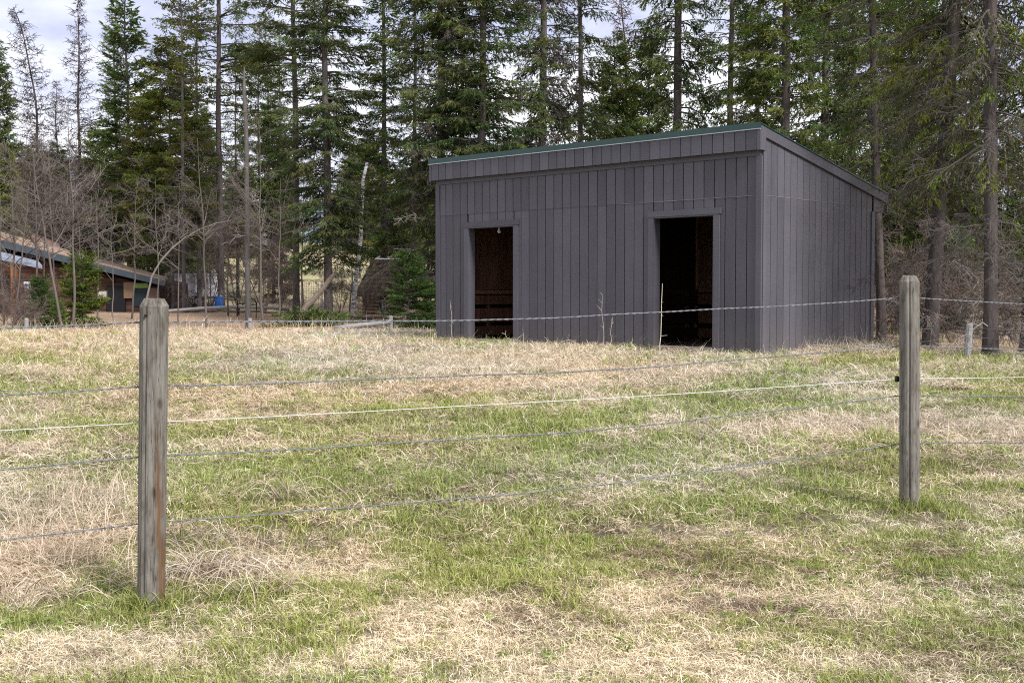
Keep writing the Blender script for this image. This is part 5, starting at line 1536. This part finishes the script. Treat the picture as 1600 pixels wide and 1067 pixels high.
# bent-over heaps of old stems near the left post, and single dead stalks
def straw_heap(u, v, n, L, spread, seed, label, tone=1.0):
    rng = np.random.default_rng(seed); p = ground_hit(u, v)
    e = empty('dry_tussock', p); tag(e, label, 'dry grass', 'dead tussocks by the fence')
    cols = np.array(LC + [SC[0], DC[1]])
    mb = MB()
    for k in range(n):
        az = rng.uniform(0, 6.28); hd = np.array([math.cos(az), math.sin(az) * .7, 0]); l = rng.uniform(*L)
        b = np.array([rng.normal(0, spread), rng.normal(0, spread * .5), 0.0]); t = np.linspace(0, 1, 9)
        hgt_ = l * rng.uniform(.12, .42)
        C = b + hd * (l * .8 * t)[:, None] + np.array([0, 0, 1.0]) * (hgt_ * 4 * t * (1 - t) * (1 - .35 * t) + .01)[:, None]
        C[1:] += rng.normal(0, .012, (8, 3)).cumsum(0) * .5; C[:, 2] = np.maximum(C[:, 2], .004)
        r = rng.uniform(.0014, .0034)
        mb.tube(C, r * (1 - t * .6), 4, col=cols[rng.integers(len(cols))] * rng.uniform(.5, 1.05) * tone)
    mb.build('stems', M['twig'], e, True)
straw_heap(335, 905, 190, (.25, .62), .15, 71, 'arching heap of pale dead grass just right of the left post')
straw_heap(345, 850, 26, (.2, .5), .06, 72, 'few tall bent straw stems above the heap by the left post')
straw_heap(400, 930, 30, (.25, .5), .12, 73, 'low spray of pale straw lying right of the heap by the left post')
straw_heap(440, 785, 34, (.25, .7), .06, 74, 'broken brown weed clump lying behind the lowest wire', .9)
straw_heap(460, 862, 40, (.15, .42), .16, 75, 'dark flattened weed mat right of the left post', .45)
straw_heap(290, 855, 34, (.15, .4), .12, 76, 'dark brown weed tangle touching the left post', .55)
straw_heap(70, 935, 60, (.15, .38), .16, 77, 'bleached straw tussock at the lower left')
straw_heap(640, 548, 34, (.2, .5), .25, 78, 'dark dead weed stems in front of the shed\'s left end', .4)
straw_heap(1020, 592, 60, (.2, .5), .14, 79, 'low tan straw mound out in the field before the right doorway')

def stalk(u0, v0, u1, v1, Y, r, label, tone, br=0):
    a, b = P(u0, v0, Y), P(u1, v1, Y); g = float(hgt(a[0], Y)); rng = np.random.default_rng(int(u0))
    e = empty('dead_stalk', (a[0], Y, g)); tag(e, label, 'stalk', 'single dead weed stalks')
    o = np.array([a[0], Y, g]); t = np.linspace(0, 1, 8)[:, None]
    pp = np.array([0, 0, -.03]) + (b - o - [0, 0, -.03]) * t; pp[1:-1] += rng.normal(0, .008, (6, 3))
    mb = MB(); mb.tube(pp, np.linspace(r, r * .5, 8), 5, col=tone)
    for k in range(br):
        q_ = pp[rng.integers(2, 8)]; mb.prisms([q_], [q_ + unit(rng.normal(0, 1, 3) + [0, 0, 1]) * rng.uniform(.05, .14)], r * .5, r * .3, 3, col=tone)
    mb.build('stem', M['twig'], e)
stalk(373, 805, 367, 700, 6.6, .0035, 'upright thin brown stalk standing behind the lowest wire', (.33, .24, .15))
stalk(1031, 546, 1035, 443, 18.75, .008, 'tall pale stalk standing in the right doorway', (.55, .50, .40), 3)
stalk(944, 548, 941, 460, 19.3, .005, 'thin dry stalk against the shed wall between the doorways', (.42, .36, .29), 5)
stalk(955, 548, 956, 498, 19.2, .005, 'short branching dry stalk against the shed wall', (.46, .40, .32), 6)
stalk(707, 530, 704, 475, 22.6, .006, 'thin dry stalk at the shed\'s left corner', (.46, .40, .32), 5)
stalk(812, 540, 784, 520, 21.0, .006, 'slanting straw stalk across the left doorway sill', (.55, .47, .34), 2)
